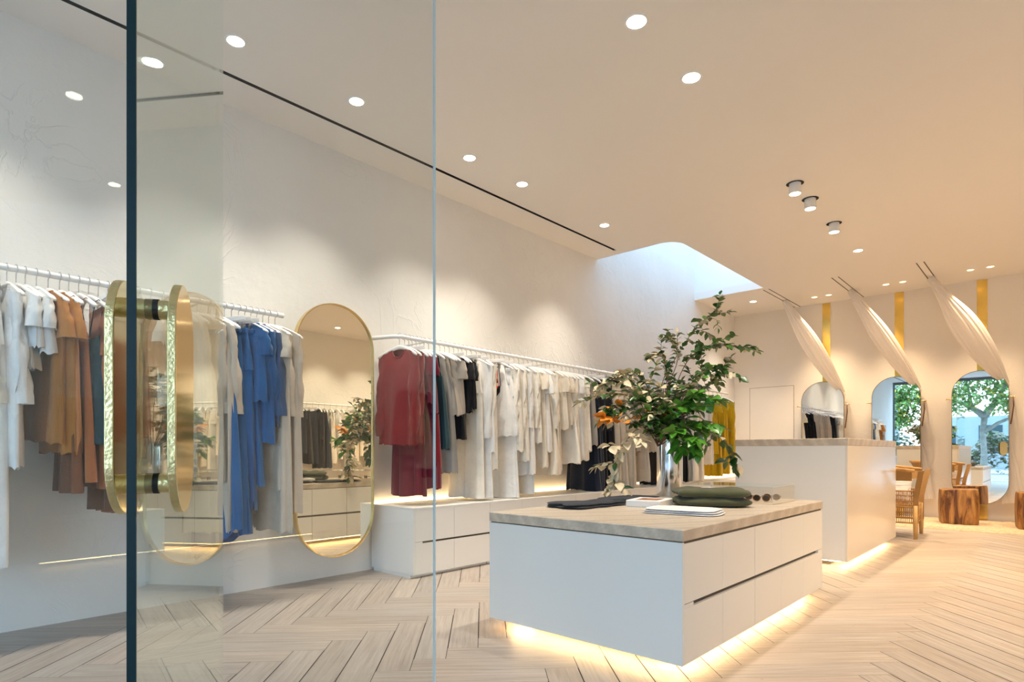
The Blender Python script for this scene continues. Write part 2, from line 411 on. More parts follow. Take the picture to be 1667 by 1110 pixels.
# shop front glazing at the street, seen in the mirrors
b = MB(); b.box(XL, XR, YF - .08, YF - .02, CEIL - .10, CEIL + T)
for x in (XL + .03, 1.0, XR - .03): b.box(x - .03, x + .03, YF - .08, YF - .02, 0, CEIL - .1)
M_alu = simple('dark_grey_aluminium', (.12, .14, .15), .4, metal=.6)
struct(b.obj('trim_2', M_alu), 'dark frame of the open shop front')

# ------------------------------------------------------------------ entrance glass
wn = thing('glass_screen', 'tall fixed clear glass screen standing beside the open door', 'glass panel', (-2.15, 0, 0))
b = MB(); b.box(-.006, .006, -.10, 1.829, .0, CEIL); b.obj('glass_pane', M_glass, wn)
b = MB(); b.box(-.006, .006, 1.830, 1.836, .0, CEIL); tag(b.obj('glass_edge', M_edge_light, wn), 'polished glass edge, transmitted light painted pale blue')
# door leaf: free edge E, runs along D
Ex, Ey = -1.07, .297; D = Vector((-.883, .469, 0)); angD = atan2(D.y, D.x)
dr = thing('glass_door', 'open frameless glass door with dark teal edge and round-ended brass handles', 'door', (Ex, Ey, 0), angD)
LEN = 1.213; HT = 3.03
b = MB(); b.box(.002, LEN, -.006, .006, .01, HT); b.obj('glass_pane', M_glass_door, dr)
b = MB(); b.box(-.002, .002, -.0065, .0065, .01, HT); tag(b.obj('glass_edge', M_edge_dark, dr), 'dark teal glass edge')
b = MB(); b.box(LEN - .09, LEN - .005, -.018, -.006, .02, .09, .002); b.box(LEN - .09, LEN - .005, .006, .018, .02, .09, .002); b.obj('floor_patch_fitting', M_brass, dr)
hp = empty('pull_handle', (.15, 0, 0)); hp.parent = dr
out = racetrack(.185, .41, 28, .99)
for sgn in (1, -1):
    y0 = .038 if sgn > 0 else -.038 - .014
    b = MB(); b.prism(out, .014, mi=1, T=Matrix.Translation((0, y0, 0)), side=0)
    o = b.obj('handle_plate', [M_handle, M_handle_face], hp)
    bv = o.modifiers.new('bevel', 'BEVEL'); bv.width = .002; bv.segments = 2; bv.limit_method = 'ANGLE'
for z in (1.355, 1.055 - .012):
    b = MB(); b.cyl((0, -.038, z), (0, -.0075, z), .017, n=28); b.cyl((0, .0075, z), (0, .038, z), .017, n=28); o = b.obj('handle_standoff', M_handle, hp); smooth_by_angle(o)
    b = MB(); b.cyl((0, -.0105, z), (0, .0105, z), .0185, n=28); o = b.obj('rubber_gasket', M_rubber, hp); smooth_by_angle(o)

# ------------------------------------------------------------------ cabinets
def drawer_box(b, ax, y0, y1, z0, z1, x, thick=.018, bev=.0015):
    b.box(x - thick, x, y0, y1, z0, z1, bev)
# island
isl = thing('display_island', 'white floating display island with sandstone top and glowing base', 'display island', (-1.975, 3.83, 0))
def isl_mb(): return MB()
IX0, IX1, IY0, IY1 = -2.62, -1.33, 2.68, 4.985
ox, oy = -1.975, 3.83
b = MB(); b.box(IX0 + .022, IX1 - .022, IY0 + .004, IY1 - .004, .072, .655); b.box(IX0, IX1, IY0, IY0 + .02, .07, .662, .0015); b.box(IX0, IX1, IY1 - .02, IY1, .07, .662, .0015); b.box(IX0, IX0 + .02, IY0 + .0205, IY1 - .0205, .07, .662)
o = b.obj('body', M_lacq, isl, loc=(-ox, -oy, 0))
b = MB(); b.box(IX0, IX1 + .004, IY0 - .004, IY1 + .004, .668, .725, .004); o = b.obj('stone_top', M_slab, isl, loc=(-ox, -oy, 0))
b = MB(); b.box(IX0 + .01, IX1 - .006, IY0 + .006, IY1 - .006, .655, .668); b.obj('shadow_gap', M_chan, isl, loc=(-ox, -oy, 0))
b = MB(); b.box(IX0 + .2, IX1 - .2, IY0 + .2, IY1 - .2, 0, .072); b.obj('plinth', M_chan, isl, loc=(-ox, -oy, 0))
ys = [IY0 + .02, 3.15, 3.61, 4.07, 4.53, IY1 - .02]
for i in range(5):
    g = .0025 if i != 1 else .0025
    ya, yb_ = ys[i] + g / 2 + (.0015 if i == 2 else 0), ys[i + 1] - g / 2 - (.0015 if i == 1 else 0)
    b = MB(); b.box(IX1 - .02, IX1, ya, yb_, .365, .655, .0012); b.obj('drawer', M_lacq, isl, loc=(-ox, -oy, 0))
    b = MB()
    if i == 0:
        b.box(IX1 - .02, IX1, ya, yb_, .07, .342, .0012); b.box(IX1 - .02, IX1, ya, 2.80, .342, .362, .0006)
    elif i == 4:
        b.box(IX1 - .02, IX1, ya, yb_, .07, .342, .0012); b.box(IX1 - .02, IX1, 4.88, yb_, .342, .362, .0006)
    else: b.box(IX1 - .02, IX1, ya, yb_, .07, .342, .0012)
    b.obj('drawer', M_lacq, isl, loc=(-ox, -oy, 0))
b = MB(); b.box(IX0 - .0005, IX0 + .001, IY0 + .1, IY1 - .1, .345, .365); b.obj('finger_channel', M_chan, isl, loc=(-ox, -oy, 0))
for yy in ys[1:-1]: b = MB(); b.box(IX0 - .0005, IX0 + .001, yy - .0015, yy + .0015, .075, .66); b.obj('drawer_seam', M_chan, isl, loc=(-ox, -oy, 0))
b = MB(); b.box(IX1 - .0215, IX1 - .0185, 2.79, 4.89, .335, .37); b.obj('finger_channel', M_chan, isl, loc=(-ox, -oy, 0))
b = MB(); LZ = .052
b.box(IX0 + .11, IX1 - .11, IY0 + .10, IY0 + .115, LZ, LZ + .012); b.box(IX0 + .11, IX1 - .11, IY1 - .115, IY1 - .10, LZ, LZ + .012)
b.box(IX0 + .10, IX0 + .115, IY0 + .1, IY1 - .1, LZ, LZ + .012); b.box(IX1 - .115, IX1 - .10, IY0 + .1, IY1 - .1, LZ, LZ + .012)
tag(b.obj('led_strip', M_led, isl, loc=(-ox, -oy, 0)), 'glowing warm light strip')

# cash counter
ct = thing('sales_counter', 'tall white sales counter with sandstone top and lit underside', 'counter', (-1.98, 7.37, 0)); ox, oy = -1.98, 7.37
CX0, CX1, CY0, CY1 = -2.505, -1.45, 6.25, 8.5
b = MB(); b.box(CX0, CX1 - .02, CY0, CY1, .07, 1.157, .0015); b.obj('body', M_lacq, ct, loc=(-ox, -oy, 0))
b = MB(); b.box(CX1 - .0195, CX1, CY0, CY1, .07, 1.157, .0015); tag(b.obj('side_panel', M_lacq2, ct, loc=(-ox, -oy, 0)), 'glossy white panel, warm reflection painted beige')
b = MB(); b.box(CX0 - .004, CX1 + .004, CY0 - .004, CY1 + .004, 1.157, 1.226, .003); b.obj('stone_top', M_slab, ct, loc=(-ox, -oy, 0))
b = MB(); b.box(CX0 + .2, CX1 - .2, CY0 + .2, CY1 - .2, 0, .07); b.obj('plinth', M_chan, ct, loc=(-ox, -oy, 0))
b = MB(); b.box(CX1 - .095, CX1 - .08, CY0 + .08, CY1 - .08, LZ, LZ + .012); b.box(CX0 + .1, CX1 - .1, CY0 + .08, CY0 + .095, LZ, LZ + .012)
tag(b.obj('led_strip', M_led, ct, loc=(-ox, -oy, 0)), 'glowing warm light strip')

# wall cabinets: units of four drawers
def wall_unit(y0, y1, loc, end=False):
    t = empty('drawer_cabinet', loc)
    X0, X1 = 0.0, .64; w = y1 - y0
    b = MB(); b.box(X0 + .02, X1 - .022, .004, w, .03, .59); 
    if end: b.box(X0 + .02, X1, 0, .018, .03, .598, .001)
    b.obj('body', M_lacq, t)
    b = MB(); b.box(X0 + .05, X1 - .05, .005, w - .005, 0, .03); b.obj('plinth', M_lacq, t)
    b = MB(); b.box(X1 - .0215, X1 - .0185, .0 if not end else .09, w, .285, .325); b.obj('finger_channel', M_chan, t)
    h = w / 2
    for i in range(2):
        a, c = i * h + .0015, (i + 1) * h - .0015
        if end and i == 0: a += .018
        b = MB(); b.box(X1 - .02, X1, a, c, .316, .598, .001); b.obj('drawer', M_lacq, t)
        b = MB(); b.box(X1 - .02, X1, a, c, .03, .298, .001)
        if end and i == 0: b.box(X1 - .02, X1, a, .10, .298, .313, .0005)
        b.obj('drawer', M_lacq, t)
    return t
p0 = wall_unit(0, .945, (XL, 3.27, 0), True)
tag(p0, 'white low drawer cabinet at the near end, beside the brass wall mirror', 'cabinet', 'low drawer cabinets along the left wall')
p1 = wall_unit(0, .945, (XL, 3.27 + .945, 0))
NU = 9
for i in range(1, NU):
    o = p1 if i == 1 else copy_tree(p1); o.location = (XL, 3.27 + .945 * i, 0)
    tag(o, 'white low drawer cabinet under the long clothes rail, %s from the brass wall mirror' % ORD[i], 'cabinet', 'low drawer cabinets along the left wall')
b = MB(); b.box(XL + .035, XL + .642, 3.268, 3.27 + .945 * NU, .5985, .612, .001)
wt = thing('cabinet_worktop', 'continuous white worktop over the low wall drawers', 'worktop', (XL, 3.27, .6)); b.obj('top_board', M_lacq, wt, loc=(-XL, -3.27, -.6))
b = MB(); b.box(XL + .012, XL + .030, 3.30, 3.27 + .945 * NU, .594, .604); tag(b.obj('led_strip', M_led, wt, loc=(-XL, -3.27, -.6)), 'warm light strip along the wall')

# low lit bench on the right wall, seen in the glass reflections
bn = thing('wall_bench', 'low white bench with a lit base along the right wall', 'bench', (2.96, 2.58, 0))
b = MB(); b.box(-.30, .32, -1.41, 1.40, .07, .45, .003); b.obj('body', M_lacq, bn)
b = MB(); b.box(-.1, .32, -1.2, 1.2, 0, .07); b.obj('plinth', M_chan, bn)
b = MB(); b.box(-.225, -.205, -1.38, 1.38, LZ, LZ + .016); tag(b.obj('led_strip', M_led, bn), 'warm light strip')

# ------------------------------------------------------------------ rails
RX, RZ = -4.4, 2.14
def rail(label, y0, y1, cap0, cap1, x=RX, wall=XL, n='clothes_rail'):
    t = thing(n, label, 'clothes rail', (x, y0, RZ))
    s = 1 if wall < x else -1
    pts = []
    if cap0: pts += [(wall - x + .0 * s, -.13, 0), (-.16 * s, -.06, 0), (-.06 * s, -.02, 0), (0, .03, 0)]
    else: pts += [(0, 0, 0)]
    pts += [(0, y1 - y0 - (.03 if cap1 else 0), 0)]
    if cap1: pts += [(-.06 * s, y1 - y0 + .02, 0), (-.16 * s, y1 - y0 + .06, 0), (wall - x, y1 - y0 + .13, 0)]
    b = MB(); b.tube(pts, .0185, 16); o = b.obj('tube', M_white, t); smooth_by_angle(o, 50)
    k = y0 + .35
    while k < y1:
        b = MB(); b.cyl((wall - x, k - y0, 0), (-.018 * s, k - y0, 0), .009, n=12); b.cyl((wall - x, k - y0, 0), (wall - x + .008 * s, k - y0, 0), .03, n=20)
        o = b.obj('wall_bracket', M_white, t); smooth_by_angle(o); k += 1.9
    return t
rail('thick white clothes rail on the left wall, behind the glass door', -.6, 2.24, False, False)
rail('long white clothes rail on the left wall above the low drawers', 3.33, 10.62, True, False)
rail('white clothes rail on the right wall, seen in the big brass mirror', 5.6, 9.2, False, False, x=2.95, wall=XR)

# hangers -----------------------------------------------------------
def hook_pts():
    pts = [(0, 0, -.085), (0, 0, -.03)]
    r = .0245
    for i in range(0, 13):
        a = -pi / 2 + .15 + (1.35 * pi) * i / 12
        pts.append((r * cos(a) * 1 - 0.0, 0, r * sin(a) + .0005))
    # hook lies in the x-z plane around the rail which runs along y
    return pts
def make_hanger():
    t = empty('clothes_hanger')
    b = MB(); b.tube(hook_pts(), .0028, 6); o = b.obj('hook', M_wire, t, True)
    # contoured wooden shoulders
    b = MB(); secs = []
    N_ = 18
    vs = []
    for i in range(N_ + 1):
        s = -1 + 2 * i / N_; x = .215 * s; a = abs(s)
        zc = -.098 - .085 * a ** 1.5; hh = .026 - .010 * a + (.006 * max(0, a - .8) / .2); th = .008 + .012 * a ** 2
        if a > .97: hh *= .55; th *= .55
        yo = .03 * a ** 2
        for k in range(8):
            q = 2 * pi * k / 8 + pi / 8; vs.append((x, yo + th * cos(q), zc + hh * sin(q) * .8))
    fs = []
    for i in range(N_):
        for k in range(8): fs.append([i * 8 + k, i * 8 + (k + 1) % 8, (i + 1) * 8 + (k + 1) % 8, (i + 1) * 8 + k])
    fs.append(list(range(8))[::-1]); fs.append(list(range(N_ * 8, N_ * 8 + 8)))
    b.add(vs, fs); b.obj('wooden_shoulders', M_wood_white, t, True)
    return t
def make_clip_hanger():
    t = empty('clip_hanger')
    b = MB(); b.tube(hook_pts(), .0028, 6); b.obj('hook', M_wire, t, True)
    b = MB(); b.box(-.19, .19, -.006, .006, -.118, -.084, .003); b.obj('wooden_bar', M_wood_white, t)
    b = MB(); b.cyl((-.16, 0, -.135), (.16, 0, -.135), .0022, n=6)
    for s in (-1, 1): b.box(s * .115 - .008, s * .115 + .008, -.012, -.003, -.178, -.122, .001); b.box(s * .115 - .008, s * .115 + .008, .003, .012, -.178, -.122, .001)
    b.obj('metal_clips', M_wire, t)
    return t
H1 = make_hanger(); H2 = make_clip_hanger(); used = {0: False, 1: False}
def hanger(clip, loc, rz, label, group):
    src = H2 if clip else H1
    if used[clip]: o = copy_tree(src)
    else: o = src; used[clip] = True
    o.location = loc; o.rotation_euler = (0, 0, rz)
    return tag(o, label, 'hanger', group)

# garments -----------------------------------------------------------
def zsh(x): a = min(abs(x) / .215, 1.25); return -.082 - .085 * a ** 1.5
def loft(secs, closed=True, cap=False):
    """secs: list of rings (equal counts)"""
    n = len(secs[0]); vs = [p for r in secs for p in r]; fs = []
    for i in range(len(secs) - 1):
        for k in range(n if closed else n - 1):
            fs.append([i * n + k, (i + 1) * n + k, (i + 1) * n + (k + 1) % n, i * n + (k + 1) % n])
    return vs, fs
def sgnpow(v, p): return (1 if v >= 0 else -1) * abs(v) ** p
def body_mesh(Lh, ws, wh, th, thh, fold, rnd, neck, strap, wsub=None, hang_diag=0):
    NR, NS = 44, 20
    ph = rnd.uniform(0, 6); kf = rnd.choice([4, 5, 6, 7]); ph2 = rnd.uniform(0, 6); k2 = kf * 2 + 1
    sw = rnd.uniform(-.02, .02); secs = []
    for i in range(NS + 1):
        s = (i / NS) ** 1.25
        w = ws + (wh - ws) * min(1, s * 1.15) ** .8
        t = th * (.35 + .65 * min(1, s * 7)) + (thh - th) * s
        ring = []
        for k in range(NR):
            a = 2 * pi * k / NR; c, sn = cos(a), sin(a)
            x = w * sgnpow(c, .75); y = t * sgnpow(sn, .8)
            x0 = ws * sgnpow(c, .75)
            zt = zsh(x0) - .006
            if strap:
                cut = max(0, min(1, (abs(x0) - strap) / .05)); cut = cut * cut * (3 - 2 * cut); zt -= cut * .20
            nd = max(0, 1 - (abs(x0) / neck) ** 2.5) if neck else 0
            zt -= nd * ((.11 if sn > 0 else .03) if not strap else (.17 if sn > 0 else .09))
            zb = -Lh + .010 * sin(k2 * a + ph) + hang_diag * c
            z = zt * (1 - s) + zb * s
            amp = 1.45 * fold * s ** .7
            dy = amp * (sin(kf * a + ph + 1.2 * s) + .5 * sin(k2 * a + ph2 - s))
            dx = amp * .35 * sin(k2 * a + ph + s * 2)
            if abs(sn) < .15: dy *= .4
            ring.append((x + dx + sw * s, y + dy, z))
        secs.append(ring)
    return loft(secs)
def sleeve_mesh(side, ws, ls, wd, cuff, rnd, flare=0.0, bend=0):
    NR, NS = 16, 12; secs = []; ph = rnd.uniform(0, 6); tilt = rnd.uniform(.05, .14) if ls > .35 else .42
    yb = rnd.uniform(.02, .06) if ls > .35 else rnd.uniform(-.02, .02); fz = 1 if ls > .35 else .35
    for i in range(NS + 1):
        s = i / NS; secs_ = []
        px = side * (ws - .035 + tilt * ls * s * (1 - .45 * s)); pz = zsh(ws) - .005 - ls * s * (1 if ls > .35 else .88) + 0.0
        py = yb * s + bend * s * s
        w = wd * (1 - .35 * s) + flare * s; t = .028 + .014 * s
        if cuff and s > .93: w *= .8; t *= .85
        for k in range(NR):
            a = 2 * pi * k / NR; c, sn = cos(a), sin(a)
            zz = pz + (1 - s) * w * .9 * (-side * c) * .9 * (1 if s < .5 else .6) * (1.0) * (.6)
            if i == 0: zz = min(zz + .012, zsh(ws * .8))
            fo = fz * (.007 * sin(5 * a + ph + s * 9) + .005 * sin(14 * s + ph + 2 * a))
            secs_.append((px + w * c + fo, py + t * sn + fo, zz if i else zz))
        secs.append(secs_)
    return loft(secs)
def leg_mesh(cx, L0, L1, wt, wb, th, rnd, fold):
    NR, NS = 26, 16; secs = []; ph = rnd.uniform(0, 6)
    for i in range(NS + 1):
        s = i / NS; w = wt + (wb - wt) * s; ring = []
        for k in range(NR):
            a = 2 * pi * k / NR; c, sn = cos(a), sin(a)
            am = fold * (.25 + .75 * s)
            x = cx * (1 + .12 * s) + w * sgnpow(c, .8) + am * .4 * sin(7 * a + ph); y = th * (.4 + .6 * min(1, s * 5)) * sn + am * sin(4 * a + ph + s * 2) + am * .6 * sin(9 * a - ph)
            ring.append((x, y, L0 + (L1 - L0) * s + .004 * sin(3 * a + ph) * s))
        secs.append(ring)
    return loft(secs)
GN = {'sweater': 'sweater', 'shirt': 'shirt', 'tee': 't_shirt', 'tank': 'tank_top', 'dress': 'dress', 'slip': 'slip_dress', 'trousers': 'trousers', 'skirt': 'skirt', 'bikini': 'bikini', 'robe': 'robe', 'tag': 'shirt', 'blouse': 'blouse', 'jacket': 'jacket'}
CATS = {'sweater': 'sweater', 'shirt': 'shirt', 'tee': 't-shirt', 'tank': 'tank top', 'dress': 'dress', 'slip': 'dress', 'trousers': 'trousers', 'skirt': 'skirt', 'bikini': 'bikini', 'robe': 'robe', 'blouse': 'blouse', 'jacket': 'jacket'}
def garment(kind, col, Lh, loc, rz, seed, label, group, tex='linen', tagged=False, wide=1.0, diag=0):
    rnd = random.Random(seed); m = fabric(col, tex)
    t = tag(empty(GN[kind], loc, rz), label, CATS[kind], group)
    mk = lambda nm, vf, mat=m: mesh_obj(nm, vf[0], vf[1], mat, t, True)
    if kind in ('sweater', 'shirt', 'tee', 'robe', 'blouse', 'jacket'):
        long_ = kind in ('sweater', 'shirt', 'robe', 'jacket')
        ws = .20 * (.97 if wide < 1.05 else 1.03); wh = .235 * wide
        th = .035 if tex != 'knit' else .042
        mk('body', body_mesh(Lh, ws, wh, th, .05, .012 if kind != 'robe' else .02, rnd, .085, 0, hang_diag=rnd.uniform(-.02, .02)))
        ls = (.62 if kind != 'sweater' else .74) if long_ else (.22 if kind == 'tee' else .27)
        for sd in (-1, 1):
            mk('sleeve', sleeve_mesh(sd, ws, ls, .060 if long_ else .085, kind == 'sweater', rnd, flare=.0 if kind != 'blouse' else .03))
        # neckband
        r = []
        for k in range(24):
            a = 2 * pi * k / 24; x = .082 * cos(a); sn = sin(a)
            nd = max(0, 1 - (abs(x) / .085) ** 2.5); r.append((x, (.022 if kind != 'shirt' else .026) * sn, zsh(x) - .004 - nd * (.11 if sn > 0 else .03) * .97))
        b = MB(); b.tube(r, .007 if kind != 'shirt' else .010, 8, closed=True); o = b.obj('collar' if kind == 'shirt' else 'neckband', m, t, True)
        if kind in ('sweater', 'tee'):
            b = MB(); b.box(-.022, .022, -.028, -.026, -.135, -.118); b.obj('neck_label', M_paper, t)
        if kind in ('shirt', 'robe', 'jacket'):
            b = MB(); b.box(-.012, .012, .036, .046, -Lh * .86, -.20, .002); b.obj('button_placket', m, t)
    elif kind in ('tank', 'dress'):
        mk('body', body_mesh(Lh, .165, .23 * wide if kind == 'tank' else .27 * wide, .032, .055, .012 if kind == 'tank' else .022, rnd, .075, .10, hang_diag=diag))
    elif kind == 'slip':
        top = -.36
        NR, NS = 36, 16; secs = []; ph = rnd.uniform(0, 6)
        for i in range(NS + 1):
            s = i / NS; w = .15 + .10 * s; ring = []
            for k in range(NR):
                a = 2 * pi * k / NR; c, sn = cos(a), sin(a)
                zt = top + (.03 * cos(2 * a * 1.0) * (1 if sn > 0 else .2))
                ring.append((w * sgnpow(c, .75), (.03 + .02 * s) * sn + .018 * s * sin(6 * a + ph), zt * (1 - s) - Lh * s))
            secs.append(ring)
        mk('body', loft(secs))
        for sd in (-1, 1):
            b = MB(); b.tube([(sd * .10, .03, top + .03), (sd * .15, .02, -.15), (sd * .15, 0, -.13), (sd * .15, -.02, -.15), (sd * .10, -.03, top)], .003, 6); b.obj('shoulder_strap', m, t, True)
    elif kind == 'trousers':
        top = -.165; hip = top - .26
        sec = []; ph = rnd.uniform(0, 6)
        for i in range(7):
            s = i / 6; w = .15 + .05 * s
            sec.append([(w * sgnpow(cos(a), .8), (.012 + .035 * s) * sin(a) + .008 * s * sin(6 * a + ph), top - .30 * s) for a in [2 * pi * k / 32 for k in range(32)]])
        mk('hips', loft(sec))
        for sd in (-1, 1): mk('leg', leg_mesh(sd * .098, top - .22, -Lh, .095, .10 * wide, .04, rnd, .012))
        b = MB(); b.box(-.153, .153, -.014, .014, top - .035, top + .002, .004); b.obj('waistband', m, t)
    elif kind == 'skirt':
        top = -.165; sec = []; ph = rnd.uniform(0, 6)
        for i in range(15):
            s = i / 14; w = .15 + .11 * s * wide
            sec.append([(w * sgnpow(cos(a), .8), (.012 + .05 * min(1, s * 3)) * sin(a) + .022 * s * sin(8 * a + ph + s) + .01 * s * sin(15 * a), top - (Lh + top) * s + .01 * s * sin(3 * a + ph)) for a in [2 * pi * k / 44 for k in range(44)]])
        mk('skirt_panel', loft(sec))
        b = MB(); b.box(-.153, .153, -.014, .014, top - .035, top + .002, .004); b.obj('waistband', m, t)
    elif kind == 'bikini':
        for sd in (-1, 1):
            b = MB(); b.add([(sd * .01, .012, -.33), (sd * .11, .012, -.33), (sd * .075, .04, -.28), (sd * .06, .006, -.2)], [[0, 1, 2], [0, 2, 3], [1, 3, 2], [0, 3, 1]]); b.obj('cup', m, t)
            b = MB(); b.tube([(sd * .06, .006, -.2), (sd * .05, 0, -.13)], .004, 6); b.obj('strap', m, t, True)
        b = MB(); b.add([(-.13, 0, -.36), (.13, 0, -.36), (.10, .03, -.42), (.015, .02, -.52), (-.015, .02, -.52), (-.10, .03, -.42)], [[0, 1, 2, 3, 4, 5]]); b.add([(-.13, 0, -.36), (.13, 0, -.36), (.10, -.03, -.42), (.015, -.01, -.52), (-.015, -.01, -.52), (-.10, -.03, -.42)], [[5, 4, 3, 2, 1, 0]])
        b.tube([(-.11, 0, -.17), (-.13, 0, -.36)], .004, 6); b.tube([(.11, 0, -.17), (.13, 0, -.36)], .004, 6); b.obj('brief', m, t)
    if tagged:
        b = MB(); b.tube([(.14, .05, -.30), (.15, .06, -.47)], .0012, 5); b.box(.10, .18, .058, .060, -.60, -.47, 0); b.obj('swing_tag', M_paper, t)
    return t

WHITE = (.80, .80, .79); CREAM = (.80, .73, .62); IVORY = (.82, .78, .70); BLUE = (.010, .105, .30); NAVY = (.035, .085, .20); OAT = (.55, .49, .41); GREIGE = (.42, .37, .31)
RED = (.21, .008, .017); BURG = (.15, .008, .026); BLACK = (.012, .012, .016); INK = (.012, .018, .035); OCHRE = (.42, .17, .035); RUST = (.33, .115, .04); BROWN = (.17, .065, .028); TEAL = (.02, .055, .07); GREY = (.33, .32, .30); OLIVE = (.06, .065, .028); MUST = (.55, .36, .01); ORANGE = (.70, .085, .01)
PALEBLUE = (.45, .55, .70)
def fill(rows, x, cluster_of, rail_name, group, prefix_rot=0, mirror=1, z=RZ):
    """rows: (Y, kind, colour, length, description, cluster, texture, extra)"""
    cnt = {}
    for i, row in enumerate(rows):
        y, kind, col, Lh, desc, cl, tex = row[:7]; ex = row[7] if len(row) > 7 else {}
        k = cnt.get(cl, 0); cnt[cl] = k + 1
        rz = ex.get('rz', random.Random(i * 13 + int(y * 100)).uniform(-.05, .2) + (.22 if x == RX and 1.6 < y < 2.3 else 0)) + prefix_rot
        where = '%s of the %s %s' % (ORD[k], cl, rail_name)
        clip = 1 if kind in ('trousers', 'skirt', 'bikini') else 0
        garment(kind, col, Lh, (x, y, z), rz, 1000 + i * 17 + int(abs(x) * 10), desc + ', ' + where, group, tex, ex.get('tag', False), ex.get('wide', 1.0), ex.get('diag', 0))
        what = desc.split(' with ')[0]
        words = what.split()
        if len(words) > 3: what = ' '.join(words[:1] + words[-2:])
        hanger(clip, (x, y, z), rz, 'white %shanger holding %s, %s' % ('clip ' if clip else '', what, where), 'white hangers ' + rail_name)

r1 = [
 (.40, 'robe', WHITE, 1.66, 'white linen robe', 'white clothes', 'linen'),
 (.47, 'shirt', WHITE, 1.30, 'white long shirt', 'white clothes', 'linen', {'rz': .1}),
 (.545, 'trousers', WHITE, 1.66, 'white wide trousers', 'white clothes', 'linen', {'wide': 1.2}),
 (.602, 'shirt', WHITE, 1.12, 'white shirt with loose cuffs', 'white clothes', 'linen'),
 (.643, 'tank', OAT, .58, 'pale oat vest', 'white clothes', 'knit'),
 (.684, 'tee', WHITE, .48, 'white cropped tee', 'white clothes', 'linen'),
 (.735, 'tee', WHITE, .50, 'white cropped tee', 'white clothes', 'linen', {'rz': .08}),
 (.79, 'blouse', OCHRE, .98, 'ochre linen blouse', 'rust clothes', 'linen'),
 (.845, 'blouse', OCHRE, 1.05, 'ochre short-sleeved linen dress', 'rust clothes', 'linen'),
 (.89, 'slip', BROWN, 1.28, 'dark brown slip dress with thin straps', 'rust clothes', 'linen'),
 (.939, 'slip', RUST, 1.22, 'rust slip dress with thin straps', 'rust clothes', 'linen'),
 (.989, 'slip', TEAL, 1.00, 'dark teal slip dress with swing tag', 'rust clothes', 'linen', {'tag': True}),
 (1.04, 'trousers', RUST, 1.26, 'rust linen trousers', 'rust clothes', 'linen'),
 (1.09, 'trousers', BROWN, 1.40, 'brown linen trousers', 'rust clothes', 'linen'),
 (1.14, 'trousers', RUST, 1.42, 'rust wide linen trousers', 'rust clothes', 'linen', {'wide': 1.2}),
 (1.20, 'trousers', RUST, 1.08, 'rust cropped trousers', 'rust clothes', 'linen'),
 (1.26, 'shirt', RUST, .95, 'rust linen shirt', 'rust clothes', 'linen'),
 (1.33, 'tee', IVORY, .75, 'ivory tee', 'pale clothes', 'linen'),
 (1.40, 'tee', IVORY, .80, 'ivory loose tee', 'pale clothes', 'linen'),
 (1.47, 'dress', IVORY, 1.20, 'ivory sleeveless dress', 'pale clothes', 'linen'),
 (1.55, 'shirt', IVORY, 1.05, 'ivory linen shirt', 'pale clothes', 'linen'),
 (1.62, 'shirt', OAT, 1.25, 'oat linen shirt', 'pale clothes', 'linen'),
 (1.69, 'robe', OAT, 1.60, 'oat linen robe', 'pale clothes', 'linen'),
 (1.75, 'tank', BLUE, 1.70, 'blue sleeveless dress with uneven hem', 'blue clothes', 'linen', {'wide': 1.15, 'diag': .13}),
 (1.80, 'skirt', BLUE, 1.62, 'blue pleated linen skirt', 'blue clothes', 'linen', {'wide': .8}),
 (1.85, 'trousers', BLUE, 1.45, 'blue linen trousers', 'blue clothes', 'linen', {'wide': 1.2}),
 (1.90, 'skirt', BLUE, 1.28, 'blue gathered linen skirt', 'blue clothes', 'linen', {'wide': .7}),
 (1.945, 'tee', BLUE, .68, 'blue short-sleeved linen top', 'blue clothes', 'linen'),
 (1.99, 'shirt', BLUE, .98, 'blue linen shirt with wide sleeves', 'blue clothes', 'linen'),
 (2.035, 'shirt', NAVY, .85, 'slate blue shirt', 'blue clothes', 'linen'),
 (2.08, 'tee', OAT, 1.32, 'oat short-sleeved linen dress', 'oat clothes', 'linen'),
 (2.125, 'robe', OAT, 1.62, 'oat long linen robe', 'oat clothes', 'linen'),
 (2.175, 'robe', OAT, 1.50, 'oat linen robe nearest the mirror', 'oat clothes', 'linen', {'rz': .5}),
]
fill(r1, RX, None, 'on the near rail', 'clothes on the near wall rail')
